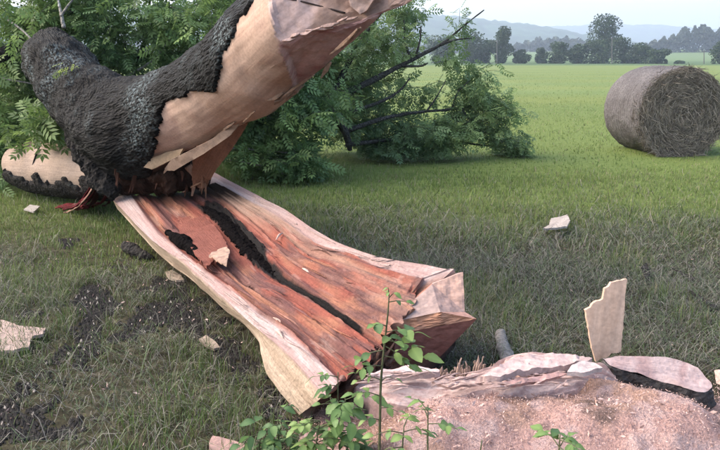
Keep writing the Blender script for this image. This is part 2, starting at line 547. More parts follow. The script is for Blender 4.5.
# --- slab: the half of the trunk lying on the ground
def build_slab():
    B = [(111, 197, .30), (150, 238, .30), (182, 261, .29), (215, 290, .28), (250, 323, .27), (287, 353, .25), (325, 396, .22)]
    C = [(130, 195, .32), (158, 231, .32), (192, 262, .31), (226, 286, .30), (258, 312, .28), (296, 340, .27), (340, 381, .235)]
    E = [(176, 192, .27), (203, 211, .25), (235, 243, .23), (260, 274, .20), (293, 291, .19), (335, 319, .17), (376, 346, .16)]
    E2 = [(193, 188, .29), (219, 207, .28), (255, 243, .26), (275, 262, .24), (303, 287, .22), (343, 313, .21), (384, 338, .20)]
    Fl = [(216, 184, .42), (240, 198, .43), (275, 217, .43), (310, 243, .43), (351, 257, .43), (390, 272, .44), (432, 284, .46)]
    G = [(207, 168, .46), (245, 189, .48), (284, 209, .49), (325, 236, .50), (370, 254, .51), (419, 264, .52), (462, 273, .53)]
    zb = np.array([p[2] for p in B]); zg = np.array([p[2] for p in G])
    def L(a, f, sag):
        return np.array([az(p[0], p[1], zb[k] + f * (zg[k] - zb[k]) - sag) for k, p in enumerate(a)])
    B, C, E, E2, Fl, G = L(B, 0, 0), L(C, .12, -.006), L(E, .40, .035), L(E2, .47, .03), L(Fl, .84, .012), L(G, 1, 0)
    axis = (B[-1] + G[-1]) / 2 - (B[0] + G[0]) / 2; axis[2] = 0; axis /= np.linalg.norm(axis)
    right = np.array([-axis[1], axis[0], 0]); right = right if right[0] > 0 else -right
    I1 = C * .78 + E * .22; I1[:, 2] = C[:, 2] * .85 + E[:, 2] * .15 - .03
    I2 = C * .45 + E * .55; I2[:, 2] = (C[:, 2] * .45 + E[:, 2] * .55) - .025
    J = E2 * .5 + Fl * .5; J[:, 2] = E2[:, 2] * .5 + Fl[:, 2] * .5 - .012
    J2 = E2 * .2 + Fl * .8; J2[:, 2] = E2[:, 2] * .25 + Fl[:, 2] * .75
    Ec = (E + E2) / 2; Ec[:, 2] -= .03
    G1 = G + right * .05; G1[:, 2] -= .13
    G2 = G + right * .02; G2[:, 2] = .10
    K2 = G * .75 + B * .25; K2[:, 2] = -.03
    K1 = G * .3 + B * .7; K1[:, 2] = -.04
    W = np.array(B)
    W[:4] = B[:4] + right * .05; W[:4, 2] -= .12
    W[4] = az(252, 333, .22); W[5] = az(269, 378, .11); W[6] = az(301, 416, .03)
    W2 = W + right * .10; W2[:, 2] = np.maximum(W[:, 2] * .35 - .03, -.03); W2[:4] += right * .1
    lines = [B, C, I1, I2, E, Ec, E2, J, J2, Fl, G, G1, G2, K2, K1, W2, W]
    subs = [12, 8, 10, 16, 7, 7, 14, 14, 8, 12, 5, 5, 6, 8, 6, 5, 12]
    nt = 330
    LL = np.array([catmull(a, nt) for a in lines])           # nl, nt, 3
    cols, reg = [], []
    nl = len(lines)
    for i in range(nl):
        a, b_ = LL[i], LL[(i + 1) % nl]
        k = subs[i]
        for j in range(k):
            cols.append(a + (b_ - a) * j / k); reg.append(i + j / k)
    V = np.array(cols).transpose(1, 0, 2)                    # nt, nc, 3
    reg = np.array(reg); nc = len(reg)
    t = np.linspace(0, 1, nt)
    REG = np.repeat(reg[None], nt, 0); TT = np.repeat(t[:, None], nc, 1)
    length = 4.1
    gr = np.stack([REG * 0.09, TT * length, np.zeros_like(REG)], -1)
    # surface relief: fibres run along the slab
    fib = fbm(np.stack([REG * 2.6, TT * 2.2, np.zeros_like(REG)], -1), 5, 1.0, 3.0) - 0.5
    fin = fbm(np.stack([REG * 10, TT * 5.0, np.zeros_like(REG)], -1), 4, 1.0, 8.0) - 0.5
    inner = (REG > 1.05) & (REG < 8.95)
    lip = ((REG <= 1.05) | ((REG >= 8.95) & (REG <= 10.0)))
    amp = np.where(inner, .024, np.where(lip, .010, .03))
    V[..., 2] += fib * amp + fin * np.where(inner, .011, .005)
    # strips of the split surface stand proud as thin sheets with torn ends
    st = fbm(np.stack([REG * 1.9, TT * 2.6, np.ones_like(REG)], -1), 4, 1.0, 21.0)
    V[..., 2] += np.where(inner, .009 * sstep(.46, .475, st) + .009 * sstep(.54, .555, st) + .008 * sstep(.62, .635, st), 0)
    # wavy outer edges
    V[..., 0] += (fbm(np.stack([TT * 9, REG * .15, REG * 0], -1), 3, 1, 4.4) - .5) * .045 * (REG > 9.5)
    wv = (fbm(np.stack([TT * 14, REG * 0.05, REG * 0], -1), 3, 1, 14.4) - .5) * .05
    V[..., 0] += wv * (((REG < .9) | (REG > 16)) & (TT < 0.62))
    # torn near end
    tear = (vnoise(np.stack([REG[-1] * 6, REG[-1] * 0, REG[-1] * 0], -1)) - .5) * .07 + (vnoise(np.stack([REG[-1] * 19, REG[-1] * 0, REG[-1] * 0 + 4], -1)) - .5) * .06
    tear *= ((reg > 2.0) & (reg < 8))
    w = sstep(.93, 1.0, t)[:, None]
    V += axis * (w * (tear - .07 * sstep(6.8, 8.2, reg) * (reg < 14))[None])[..., None]
    # colours
    c = np.zeros((nt, nc, 3))
    n1 = fbm(np.stack([REG * 1.2, TT * 6, REG * 0], -1), 4, 1, 31)
    n2 = fbm(np.stack([REG * 3.5, TT * 10, REG * 0], -1), 4, 1, 41)
    n3 = fbm(np.stack([REG * 1.0, TT * 3.2, REG * 0], -1), 3, 1, 55)
    red = np.array([.30, .098, .070]); orange = np.array([.37, .17, .108]); plum = np.array([.155, .080, .074]); tan = np.array([.40, .285, .225])
    base = mixc(red, orange, sstep(.52, .72, n1))
    base = mixc(base, plum, sstep(.44, .62, n2) * .85)
    base = mixc(base, np.array([.40, .23, .19]), sstep(.535, .555, st) * (1 - sstep(.555, .58, st)) * .45)
    rightside = sstep(6.2, 7.4, REG)
    base = mixc(base, tan, rightside * sstep(.38, .6, n3) * .75 * (1 - .5 * TT))
    base = mixc(base, tan * 1.05, rightside * (1 - sstep(.22, .42, TT)) * .8)
    base = mixc(base, np.array([.66, .48, .40]), sstep(.72, .76, fbm(np.stack([REG * 2, TT * 9, REG * 0], -1), 3, 1, 77)) * .25)
    palepink = np.array([.46, .325, .30]); white = np.array([.55, .445, .42])
    lipc = mixc(palepink, white, sstep(.4, .62, n1))
    lipc = mixc(lipc, np.array([.40, .25, .23]), sstep(.62, .74, n2) * .4)
    edgeL = sstep(.85, 1.15, REG + (n2 - .5) * .5) * (1 - sstep(8.7, 9.1, REG + (n2 - .5) * .6))
    c = mixc(lipc, base, edgeL)
    # dark included bark along the crack
    darkw = np.exp(-((REG - 5.0) / (0.62 + 0.6 * (1 - sstep(.35, .5, TT)))) ** 4) * sstep(.08, .17, TT) * (1 - .75 * sstep(.86, .97, TT))
    dk = sstep(.35, .55, darkw + (n2 - .5) * .55)
    c = mixc(c, np.array([.010, .008, .008]), dk)
    V[..., 2] += dk * (fbm(np.stack([REG * 7, TT * 60, REG * 0], -1), 3, 1, 5) - .35) * .05 * (1 - .6 * sstep(.4, .6, TT))
    # dark brown inner face at the hinge end
    hol = (1 - sstep(.02, .16, TT + (n2 - .5) * .16 - .035 * (REG - 5))) * inner
    c = mixc(c, np.array([.03, .018, .014]), hol)
    # soot-dark stains on the right edge
    for (tt, rr, a_, b_) in ((.80, 8.9, .02, .35), (.70, 10.0, .008, .25), (.755, 9.8, .007, .3)):
        s_ = np.exp(-((TT - tt) / a_) ** 2 - ((REG - rr) / b_) ** 2)
        c = mixc(c, np.array([.03, .03, .04]), sstep(.3, .8, s_ + (n2 - .5) * .7))
    out = (REG > 10.0) & (REG < 15.9)
    c[out] = np.array([.55, .40, .30])
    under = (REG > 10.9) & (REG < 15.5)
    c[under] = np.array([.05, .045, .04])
    wall = (REG >= 15.9)
    c[wall] = mixc(np.array([.50, .40, .30]), np.array([.40, .31, .225]), sstep(.4, .6, n2))[wall]
    Fq = [tuple(f) for f in gridfaces(nt, nc, True)]
    # near and far end: rings shrinking to the middle
    for (row, inv) in ((nt - 1, 1), (0, 0)):
        pass
    Vf = V.reshape(-1, 3); cf = c.reshape(-1, 3); gf = gr.reshape(-1, 3)
    addV, addC, addG = [], [], []
    nbase = len(Vf)
    for row, sgn in ((nt - 1, 1), (0, -1)):
        ring = V[row]
        top_i = np.arange(nc)
        prev = row * nc + top_i
        cen = ring.mean(0); cen[2] = ring[:, 2].mean() * .8; cen = cen - axis * .12 * (sgn > 0)
        for k in range(1, 6):
            s_ = 1 - k / 5.4
            rr = cen + (ring - cen) * s_
            rr = rr + axis * sgn * ((fbm(rr, 4, 16, 3) - .55) * .14)[:, None]
            idx = nbase + len(addV) * nc + top_i
            addV.append(rr)
            addC.append(mixc(np.array([.20, .09, .06]), np.array([.36, .20, .14]), fbm(rr * [1, 1, .3], 3, 30)))
            addG.append(rr)
            for j in range(nc):
                q = (prev[j], prev[(j + 1) % nc], idx[(j + 1) % nc], idx[j])
                Fq.append(q if sgn < 0 else q)
            prev = idx
        Fq.append(tuple(prev))
    Vf = np.concatenate([Vf] + addV); cf = np.concatenate([cf] + addC); gf = np.concatenate([gf] + addG)
    o = mobj('split_slab', Vf, Fq, M_WOOD, tree, col=cf, gr=gf)
    o.data.set_sharp_from_angle(angle=math.radians(38))
    o['label'] = 'long half trunk lying split side up, red inside with a black seam'
    # ------ sawn, stepped butt on the near right end
    P = {}
    P['a'] = az(432, 284, .478); P['b'] = az(463, 272, .535); P['c'] = ay(465, 312, 3.40)
    P['d'] = ay(477, 319, 3.32); P['e'] = ay(440, 312, 3.31); P['f'] = az(388, 323, .35)
    P['g'] = ay(397, 334, P['f'][1] + .0); P['h'] = ay(440, 357, 3.36); P['i'] = ay(392, 362, 3.27)
    P['k'] = P['b'] + np.array([-.10, .30, -.12]); P['m'] = P['h'] + np.array([-0.12, .4, -.05]); P['n'] = P['f'] + np.array([-.16, .3, -.22])
    P['q'] = P['d'] + np.array([-.15, .3, -.05])
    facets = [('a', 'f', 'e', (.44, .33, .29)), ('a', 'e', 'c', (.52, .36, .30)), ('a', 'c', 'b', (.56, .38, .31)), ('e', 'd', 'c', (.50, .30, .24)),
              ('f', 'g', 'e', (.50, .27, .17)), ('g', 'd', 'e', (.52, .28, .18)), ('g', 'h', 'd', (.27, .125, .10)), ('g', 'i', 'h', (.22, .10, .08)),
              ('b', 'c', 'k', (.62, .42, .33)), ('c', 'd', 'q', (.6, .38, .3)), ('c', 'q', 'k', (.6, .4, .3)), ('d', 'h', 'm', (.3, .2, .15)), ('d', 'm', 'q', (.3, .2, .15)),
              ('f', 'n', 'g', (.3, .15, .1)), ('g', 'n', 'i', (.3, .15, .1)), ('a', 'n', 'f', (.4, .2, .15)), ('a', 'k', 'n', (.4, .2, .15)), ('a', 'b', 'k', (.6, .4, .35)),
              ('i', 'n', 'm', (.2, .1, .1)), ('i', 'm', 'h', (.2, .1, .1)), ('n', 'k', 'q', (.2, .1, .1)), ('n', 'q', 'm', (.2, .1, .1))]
    Vs, Fs, Cs = [], [], []
    cenp = np.mean(list(P.values()), 0)
    for (x, y_, z_, cc) in facets:
        A, B_, C_ = P[x], P[y_], P[z_]
        if np.cross(B_ - A, C_ - A) @ ((A + B_ + C_) / 3 - cenp) < 0: B_, C_ = C_, B_
        nrm = np.cross(B_ - A, C_ - A); nrm /= np.linalg.norm(nrm)
        N = 12; base_i = len(Vs); idm = {}
        for i in range(N + 1):
            for j in range(N + 1 - i):
                p = A + (B_ - A) * i / N + (C_ - A) * j / N
                idm[(i, j)] = len(Vs)
                rag = .06 if (x, y_) in (('f', 'g'), ('g', 'd')) else .022
                d_ = (fbm(p[None], 4, 26, 2)[0] - .5) * rag
                v_ = p + np.array([0.2, -1, .35]) * d_
                Vs.append(v_)
                wv_ = fbm(p[None] * np.array([3, 3, .6]), 3, 16)[0]
                Cs.append(np.array(cc) * (0.72 + .56 * wv_))
        for i in range(N):
            for j in range(N - i):
                Fs.append((idm[(i, j)], idm[(i + 1, j)], idm[(i, j + 1)]))
                if i + j < N - 1: Fs.append((idm[(i + 1, j)], idm[(i + 1, j + 1)], idm[(i, j + 1)]))
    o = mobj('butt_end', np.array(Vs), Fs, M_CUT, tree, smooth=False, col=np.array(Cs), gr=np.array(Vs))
    o['label'] = 'pinkish sawn facets at the near end of the slab'
    # torn splinter wedges standing in the near end between slab and butt
    rs = random.Random(9)
    for k in range(22):
        f = k / 21
        a = ay(344 + 40 * f + rs.uniform(-4, 4), 392 - 30 * f + rs.uniform(-4, 6), 2.92 + .2 * f + rs.uniform(-.03, .03))
        b_ = a + np.array([rs.uniform(.01, .09), rs.uniform(-.03, .10), rs.uniform(.02, .12)])
        wd = rs.uniform(.008, .024)
        V_, F_ = tube_geo([a - np.array([.05, -.05, .04]), a, b_], [wd, wd * .9, wd * .15], 12, 6, .008, k * 3.0)
        cc = mixc(np.array([.035, .02, .016]), np.array([.27, .155, .11]), np.clip(fbm(V_, 3, 22, k) + rs.uniform(-.35, .3), 0, 1))
        mobj('splinter', V_, F_, M_WOOD, tree, smooth=False, col=cc, gr=V_)
    # torn red plate lying on the inside of the slab
    pl = [az(*q) for q in ((172, 210, .30), (188, 205, .305), (203, 214, .32), (216, 228, .35), (226, 242, .375), (228, 250, .385), (222, 259, .385), (212, 258, .38), (206, 264, .375), (197, 256, .36), (182, 240, .315))]
    o = plate('torn_plate', pl, .016, M_WOOD, tree, col=(.27, .10, .074), bend=.010, seed=4.0, rough=.018)
    pl = [az(*q) for q in ((208, 256, .39), (216, 251, .395), (226, 245, .40), (230, 252, .40), (226, 263, .405), (219, 262, .395), (213, 258, .395))]
    plate('torn_plate', pl, .008, M_PALE, tree, col=(.52, .36, .27), bend=.004, seed=9.0, rough=.012)
    # black strip of included bark beside the left edge
    a = [az(168, 233, .335), az(180, 240, .335), az(192, 250, .33), az(200, 258, .32)]
    V_, F_ = tube_geo(a, [.02, .05, .045, .02], 40, 10, .03, 2.0)
    mobj('bark_strip', V_, F_, M_BLACK, tree, smooth=False)
    # ridge of black included bark
    a = [az(206, 207, .31), az(222, 217, .31), az(238, 233, .295), az(252, 248, .285), az(264, 262, .27), az(274, 273, .255)]
    a = [az(205, 206, .37), az(222, 217, .365), az(238, 233, .36), az(252, 248, .35), az(266, 264, .34), az(282, 279, .322)]
    V_, F_ = tube_geo(a, [.03, .07, .075, .08, .05, .015], 200, 30)
    pc = catmull(np.array(a), 200); zc = np.repeat(pc[:, 2], 30)
    V_[:, 2] = zc + (V_[:, 2] - zc) * .30 - .014
    cc_ = np.repeat(pc, 30, 0)
    out = V_ - cc_; out /= np.linalg.norm(out, axis=1)[:, None]
    V_ = V_ + out * ((fbm(V_, 4, 22, 3) - .5) * .06 + (fbm(V_, 3, 75, 8) - .5) * .03)[:, None]
    mobj('bark_strip', V_, F_, M_BLACK, tree, smooth=False)
    # thin loose slivers on the surface
    for (p, q) in (((276, 240, .42), (283, 233, .45)), ((268, 317, .28), (288, 327, .28)), ((306, 261, .40), (320, 268, .40)), ((300, 268, .38), (312, 276, .38)), ((275, 330, .28), (283, 338, .285))):
        a, b_ = az(*p), az(*q)
        V_, F_ = tube_geo([a, (a + b_) / 2 + np.array([0, 0, .012]), b_], [.003, .009, .002], 8, 5)
        mobj('sliver', V_, F_, M_PALE, tree, smooth=False, col=np.tile([.68, .5, .42], (len(V_), 1)), gr=V_)
    # torn fibres lifted along the split face and the rims
    rs = random.Random(77)
    for k in range(70):
        rg = rs.choice([rs.uniform(1.2, 3.8), rs.uniform(6.2, 8.9), rs.uniform(6.2, 8.9), rs.uniform(.1, .9), rs.uniform(9.1, 9.9)])
        ci = int(np.argmin(np.abs(reg - rg))); r0 = rs.randint(45, nt - 60); dr_ = rs.randint(6, 44)
        a, m_, b_ = V[r0, ci], V[r0 + dr_ // 2, min(nc - 1, ci + rs.randint(-1, 1))], V[min(nt - 1, r0 + dr_), ci]
        lift = rs.uniform(.003, .02)
        wd = rs.uniform(.002, .007)
        V_, F_ = tube_geo([a + [0, 0, .001], m_ + [0, 0, .004], b_ + [0, 0, lift]], [wd * .4, wd, wd * .15], 14, 5, .002, k)
        base_c = c[r0, ci] * rs.choice([.45, .7, 1.15, 1.4]) if rg > 1 and rg < 9 else np.array([.52, .40, .37]) * rs.uniform(.7, 1.1)
        mobj('sliver', V_, F_, M_WOOD, tree, smooth=False, col=np.tile(np.clip(base_c, .01, .7), (len(V_), 1)), gr=V_)
    return (B, G)


SLAB_B, SLAB_G = build_slab()

# --- the upper trunk: fork limb, mossy trunk and the half that stands in the air
NT, NU = 300, 150
T_PATH = np.array([ay(54, 76, 9.4), ay(54, 63, 8.3), ay(59, 65, 7.6), ay(89, 99, 7.15), ay(126, 128, 6.75), ay(179, 113, 6.25), ay(224, 88, 5.65), ay(266, 51, 5.05), ay(317, 3, 4.45), ay(372, -46, 3.95), ay(420, -92, 3.6)])
T_RAD = np.array([.18, .25, .30, .325, .42, .38, .335, .335, .30, .28, .26])


def trunk_surface(extra=None):
    P = catmull(T_PATH, NT); R = catmull(T_RAD[:, None], NT)[:, 0]
    T, N, Bn = frames(P)
    u = np.linspace(0, 2 * math.pi, NU, endpoint=False)
    D = N[:, None] * np.cos(u)[None, :, None] + Bn[:, None] * np.sin(u)[None, :, None]
    V0 = P[:, None] + D * R[:, None, None]
    t = np.linspace(0, 1, NT)
    low = (fbm(V0, 3, 2.2, 1.5) - .5) * .10 + (fbm(V0, 3, 4.5, 7.5) - .5) * .11 * (1 - sstep(.42, .55, t))[:, None]
    gr = np.stack([np.repeat(u[None] * .45, NT, 0), np.repeat(t[:, None] * 7.5, NU, 1), np.zeros((NT, NU))], -1)
    return P, V0, D, R, low, gr, t, u


def on_trunk(px, py, deeper=0.0):          # the point of the trunk surface seen in that direction
    P, V0, D, R, low, gr, t, u = trunk_surface()
    V = (V0 + D * low[..., None]).reshape(-1, 3); Dn = D.reshape(-1, 3)
    a, b_ = proj(V)
    fr = (Dn * (V - np.array([0, 0, CAM_H]))).sum(1) < 0
    k = np.argmin((a - px) ** 2 + (b_ - py) ** 2 + np.where(fr, 0, 1e6))
    return ay(px, py, V[k][1] + deeper)


A_, B_, C_ = on_trunk(268, 0), on_trunk(281, 41), on_trunk(348, 22, .22)
n_up = np.cross(B_ - A_, C_ - A_); n_up /= np.linalg.norm(n_up)
if n_up[1] > 0: n_up = -n_up
L_ = on_trunk(296, 86, .03)
n_lo = np.cross(C_ - B_, L_ - B_); n_lo /= np.linalg.norm(n_lo)
if n_lo[1] > 0: n_lo = -n_lo


def build_trunk():
    P, V0, D, R, low, gr, t, u = trunk_surface()
    view = V0 - np.array([0, 0, CAM_H]); view /= np.linalg.norm(view, axis=-1)[..., None]
    facing = -(D * view).sum(-1)
    ppx, ppy = proj(V0)
    jit = (fbm(V0, 4, 7, 2.0) - .5) * 34; jit2 = (fbm(V0, 4, 7, 12.0) - .5) * 34
    poly = [(146, 182), (155, 160), (158, 132), (163, 104), (190, 94), (216, 93), (221, 78), (224, 55), (236, 22), (250, -2), (266, -35), (430, -140), (470, -20), (420, 80), (330, 112), (250, 150), (205, 200)]
    peeled = inpoly(ppx + jit * .45, ppy + jit2 * .45, poly) & (facing > -.35)
    under = (facing <= -.1) & (D[..., 2] < -.15) & (ppx > 150)
    wood = peeled | under
    # wood surface
    fine = (fbm(gr * np.array([8, .6, 1]), 4, 3, 6) - .5) * .010
    V = V0 + D * (low + fine)[..., None]
    flat = np.zeros(V.shape[:2], int)
    n0 = fbm(V0, 4, 20, 6)
    for k, (p0, nn) in enumerate(((B_, n_up), (B_, n_lo))):
        d = (V - p0) @ nn
        cutm = (d > 0) & (t[:, None] > .60) & (ppx > 267 + ppy * .31 + (n0 - .5) * 4)
        steps = (fbm(np.stack([V @ np.array([.9, .2, -.4]), V[..., 2] * 0, V[..., 0] * 0], -1), 3, 7.0, k * 5.0) - .5) * .05 + (fbm(V, 4, 18, 9) - .5) * .03
        bev = sstep(0, 5, ppx - (267 + ppy * .31 + (n0 - .5) * 4))
        V = np.where(cutm[..., None], V - nn * ((d - steps * np.clip(d / .05, 0, 1)) * bev)[..., None], V)
        flat = np.where(cutm, k + 1, flat)
    n1 = fbm(gr * np.array([6, .9, 1]), 4, 1.6, 3); n2 = fbm(V, 4, 4, 7); n3 = fbm(V, 3, 14, 2)
    c = mixc(np.array([.47, .325, .245]), np.array([.57, .415, .325]), sstep(.35, .65, n1))
    c = mixc(c, np.array([.42, .27, .22]), sstep(.5, .7, n2) * .5)
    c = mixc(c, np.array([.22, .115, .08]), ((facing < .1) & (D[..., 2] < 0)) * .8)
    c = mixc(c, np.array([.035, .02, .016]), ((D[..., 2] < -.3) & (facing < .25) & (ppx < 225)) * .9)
    ppx2, ppy2 = proj(V)
    cu = mixc(np.array([.66, .49, .44]), np.array([.48, .33, .26]), sstep(-4, 4, ppx2 - 306 + .35 * (ppy2 - 20) + (n2 - .5) * 40))
    cl = mixc(np.array([.48, .29, .27]), np.array([.60, .42, .39]), sstep(.4, .62, n3 * .6 + n2 * .4))
    # saw lines
    ln = vnoise(np.stack([V[..., 2] * 42 + V[..., 0] * 6, V[..., 0] * 1.5, V[..., 1] * 0], -1))
    cl = mixc(cl, np.array([.34, .13, .13]), sstep(.62, .8, ln) * .7)
    c = np.where((flat == 1)[..., None], cu, c); c = np.where((flat == 2)[..., None], cl, c)
    Fq = [tuple(f) for f in gridfaces(NT, NU, True)]
    Fq.append(tuple((NT - 1) * NU + k for k in range(NU))); Fq.append(tuple(range(NU))[::-1])
    o = mobj('trunk_wood', V, Fq, M_PEEL, tree, col=c, gr=gr)
    o.data.set_sharp_from_angle(angle=math.radians(20))
    o['label'] = 'peeled pale trunk half rising into the air with a pink sawn end'
    # bark
    lumps = fbm(gr * np.array([24, 5.0, 1]), 4, 1.0, 4)
    plates = np.abs(fbm(gr * np.array([30, 6, 1]), 3, 1.0, 9) - .5) * 2
    th = .020 + lumps * .016 - (1 - sstep(.0, .25, plates)) * .011 + (fbm(V0, 3, 40, 7) - .5) * .010
    off = np.where(wood, -.03, th)
    Vb = V0 + D * (low + off)[..., None]
    for p0, nn in ((B_, n_up), (B_, n_lo)):
        d = (Vb - p0) @ nn
        cutm = (d > -.01) & (t[:, None] > .60)
        Vb = np.where(cutm[..., None], Vb - nn * (d + .02)[..., None], Vb)
    G = gridfaces(NT, NU, True)
    keep = (~wood.ravel())[G].any(1)
    o = mobj('bark', Vb, [tuple(f) for f in G[keep]], M_BARK, tree, gr=gr)
    o['label'] = 'dark rough bark with pale lichen'


build_trunk()

# fibres and sheets around the hinge
rr0 = random.Random(2)
def ribbon(name, pts, wid, thick, mat, col, up, seed=0.0, nt=26, parent=tree):
    P = catmull(pts, nt); W = np.interp(np.linspace(0, 1, nt), np.linspace(0, 1, len(wid)), wid)
    T, _, _ = frames(P)
    up = np.asarray(up, float)
    sdv = np.cross(T, up); sdv /= np.linalg.norm(sdv, axis=1)[:, None]
    nn = np.cross(sdv, T)
    m = 9
    s = np.linspace(-1, 1, m)
    top = P[:, None] + sdv[:, None] * (W[:, None, None] * s[None, :, None])
    curl = (1 - s ** 2)[None, :] * .12 * W[:, None]
    rg = (fbm(top, 4, 22, seed) - .5) * .03
    top = top + nn[:, None] * (curl + rg + thick / 2)[..., None]
    bot = top - nn[:, None] * thick
    ring = np.concatenate([top, bot[:, ::-1]], 1)
    Fq = [tuple(f) for f in gridfaces(nt, 2 * m, True)]
    Fq.append(tuple(range(2 * m))[::-1]); Fq.append(tuple((nt - 1) * 2 * m + k for k in range(2 * m)))
    V = ring.reshape(-1, 3)
    c = np.array(col)[None] * (.65 + .7 * fbm(V * np.array([1, 1, .4]), 4, 26, seed))[:, None]
    return mobj(name, V, Fq, mat, parent, smooth=True, col=c, gr=V)


leg = plate('wood_leg', [ay(x, y, d_) for x, y, d_ in ((197, 146, 5.85), (225, 132, 5.62), (253, 116, 5.4), (243, 132, 5.6), (230, 150, 5.8), (218, 165, 6.0), (211, 178, 6.15), (203, 190, 6.28), (193, 188, 6.28), (192, 172, 6.12), (194, 158, 5.98))],
            .05, M_WOOD, tree, col=(.30, .165, .105), bend=.01, seed=5.0, rough=.016, grain=(-.43, .62, -.65))
leg['label'] = 'brown torn strap of wood joining raised half and slab'
for k in range(7):
    a = ay(196 + rr0.uniform(0, 16), 168 + rr0.uniform(-12, 8), 6.1); b_ = ay(190 + rr0.uniform(0, 22), 190 + rr0.uniform(-4, 10), 6.3)
    ribbon('splinter', [a, (a + b_) / 2 + np.array([.01, -.01, 0]), b_], [.006, .012, .003], .008, M_WOOD, (.34, .2, .13), (.2, -1, .2), 60.0 + k, 12)
ot = lambda x, y, o_=-.015: on_trunk(x, y, o_)
plate('wood_strap', [ay(x, y, d_) for x, y, d_ in ((238, 122, 5.28), (214, 138, 5.55), (192, 149, 5.78), (172, 159, 5.95), (161, 171, 6.05), (157, 179, 6.10), (164, 173, 6.06), (174, 171, 6.0), (190, 161, 5.86), (206, 152, 5.7), (226, 139, 5.45))],
      .014, M_PEEL, tree, col=(.43, .32, .24), seed=2.0, rough=.010, grain=(-.5, .75, -.4), jag=.05, bend=-.02)
plate('wood_strap', [ay(x, y, d_) for x, y, d_ in ((147, 167, 6.18), (154, 158, 6.14), (168, 152, 6.02), (188, 148, 5.84), (182, 156, 5.9), (168, 162, 6.02), (155, 169, 6.13))],
      .02, M_PEEL, tree, col=(.36, .265, .175), seed=8.0, rough=.008, grain=(-.5, .75, -.4), jag=.05, bend=-.012)
ribbon('wood_strap', [ay(188, 166, 6.35), ay(195, 178, 6.4), ay(192, 196, 6.4)], [.035, .02, .008], .02, M_WOOD, (.45, .26, .17), (.2, -1, .2), 11.0)
def on_cut(px, py, out=0.0):               # the point of the sawn end seen in that direction
    d = ray(px, py); o0 = np.array([0, 0, CAM_H])
    ts = [((B_ - o0) @ nn) / (d @ nn) for nn in (n_up, n_lo)]
    return o0 + d * (max(ts)) - d / np.linalg.norm(d) * out


rr_ = random.Random(21)
for k in range(16):
    f = rr_.random()
    x0 = 212 + 150 * f; y0 = np.interp(x0, [205, 235, 265, 296, 323, 345, 372], [152, 128, 108, 92, 74, 48, 20]) - rr_.uniform(1, 7)
    ln_ = rr_.uniform(10, 46)
    an = math.atan2(np.interp(x0, [205, 296, 330, 372], [22, 18, 34, 30]), -32) + rr_.uniform(-.18, .12)
    pa = on_trunk(x0, y0) + np.array([0, -.004, 0]); pb = on_trunk(x0 + ln_ * math.cos(an), y0 + ln_ * math.sin(an)) + np.array([0, -.008, -.006])
    w = rr_.uniform(.005, .016)
    kc = rr_.uniform(.55, 1.0)
    ribbon('splinter', [pa, (pa + pb) / 2 + np.array([0, -.004, rr_.uniform(-.012, .004)]), pb], [w * .4, w, .003], .008, M_PALE, (.44 * kc, .30 * kc, .215 * kc), (.2, -1, .2), 3.0 * k, 16)
# torn bright ledge between the two sawn planes
for k in range(9):
    f = k / 8
    x0 = 283 + 62 * f; y0 = 40 - 20 * f ** .8
    pa = on_cut(x0, y0 + rr_.uniform(-1, 2), .004); pb = on_cut(x0 + rr_.uniform(9, 20), y0 - rr_.uniform(1, 6), .006)
    kc = rr_.uniform(.7, 1.05)
    ribbon('torn_ledge', [pa, (pa + pb) / 2 - np.array([0, .008, 0]), pb], [.004, rr_.uniform(.006, .014), .003], .008, M_PALE, (.60 * kc, .43 * kc, .37 * kc), (.1, -1, .7), 31.0 + k, 14)


# dark wood filling the hinge
def dark_lump(name, pts, rad, nt, nu, c0, c1, sd_, mat):
    V_, F_ = tube_geo(pts, rad, nt, nu)
    ctr = np.repeat(catmull(np.array(pts), nt), nu, 0)
    o_ = V_ - ctr; o_ /= np.linalg.norm(o_, axis=1)[:, None] + 1e-9
    V_ = V_ + o_ * ((fbm(V_, 4, 9, sd_) - .5) * .16 + (fbm(V_ * [1, 1, .5], 3, 40, sd_) - .5) * .04)[:, None]
    return mobj(name, V_, F_, mat, tree, smooth=False, col=mixc(np.array(c0), np.array(c1), fbm(V_, 4, 12, sd_)), gr=V_)


dark_lump('hinge_wood', [ay(112, 176, 6.85), ay(135, 172, 6.75), ay(160, 170, 6.68), ay(186, 172, 6.65), ay(208, 176, 6.75)], [.12, .19, .21, .19, .10], 90, 40, (.012, .007, .006), (.075, .035, .022), 3.0, M_WOOD)
dark_lump('hinge_wood', [ay(150, 160, 6.5), ay(164, 176, 6.45), ay(172, 192, 6.45)], [.09, .08, .03], 40, 20, (.015, .009, .007), (.10, .05, .03), 9.0, M_WOOD)
dark_lump('hinge_wood', [ay(118, 186, 6.75), ay(145, 181, 6.7), ay(175, 180, 6.65), ay(202, 180, 6.7)], [.07, .11, .11, .06], 70, 26, (.012, .007, .006), (.09, .04, .026), 13.0, M_WOOD)
dark_lump('bark_root', [ay(88, 128, 6.95), ay(98, 158, 6.8), ay(106, 180, 6.65), ay(113, 197, 6.5)], [.22, .20, .13, .05], 70, 36, (.0, .0, .0), (.0, .0, .0), 5.0, M_BARK2)
for k in range(16):
    a = ay(112 + rr0.uniform(0, 92), 160 + rr0.uniform(-6, 12), 6.5 + rr0.uniform(-.1, .1)); b_ = a + np.array([rr0.uniform(-.06, .10), rr0.uniform(-.2, .0), rr0.uniform(-.28, -.10)])
    kc = rr0.uniform(.2, 1)
    ribbon('splinter', [a, (a + b_) / 2 + np.array([.01, -.01, 0]), b_], [rr0.uniform(.01, .03), rr0.uniform(.008, .022), .003], .01, M_WOOD, (.28 * kc, .12 * kc, .075 * kc), (.2, -1, .2), 160.0 + k, 12)
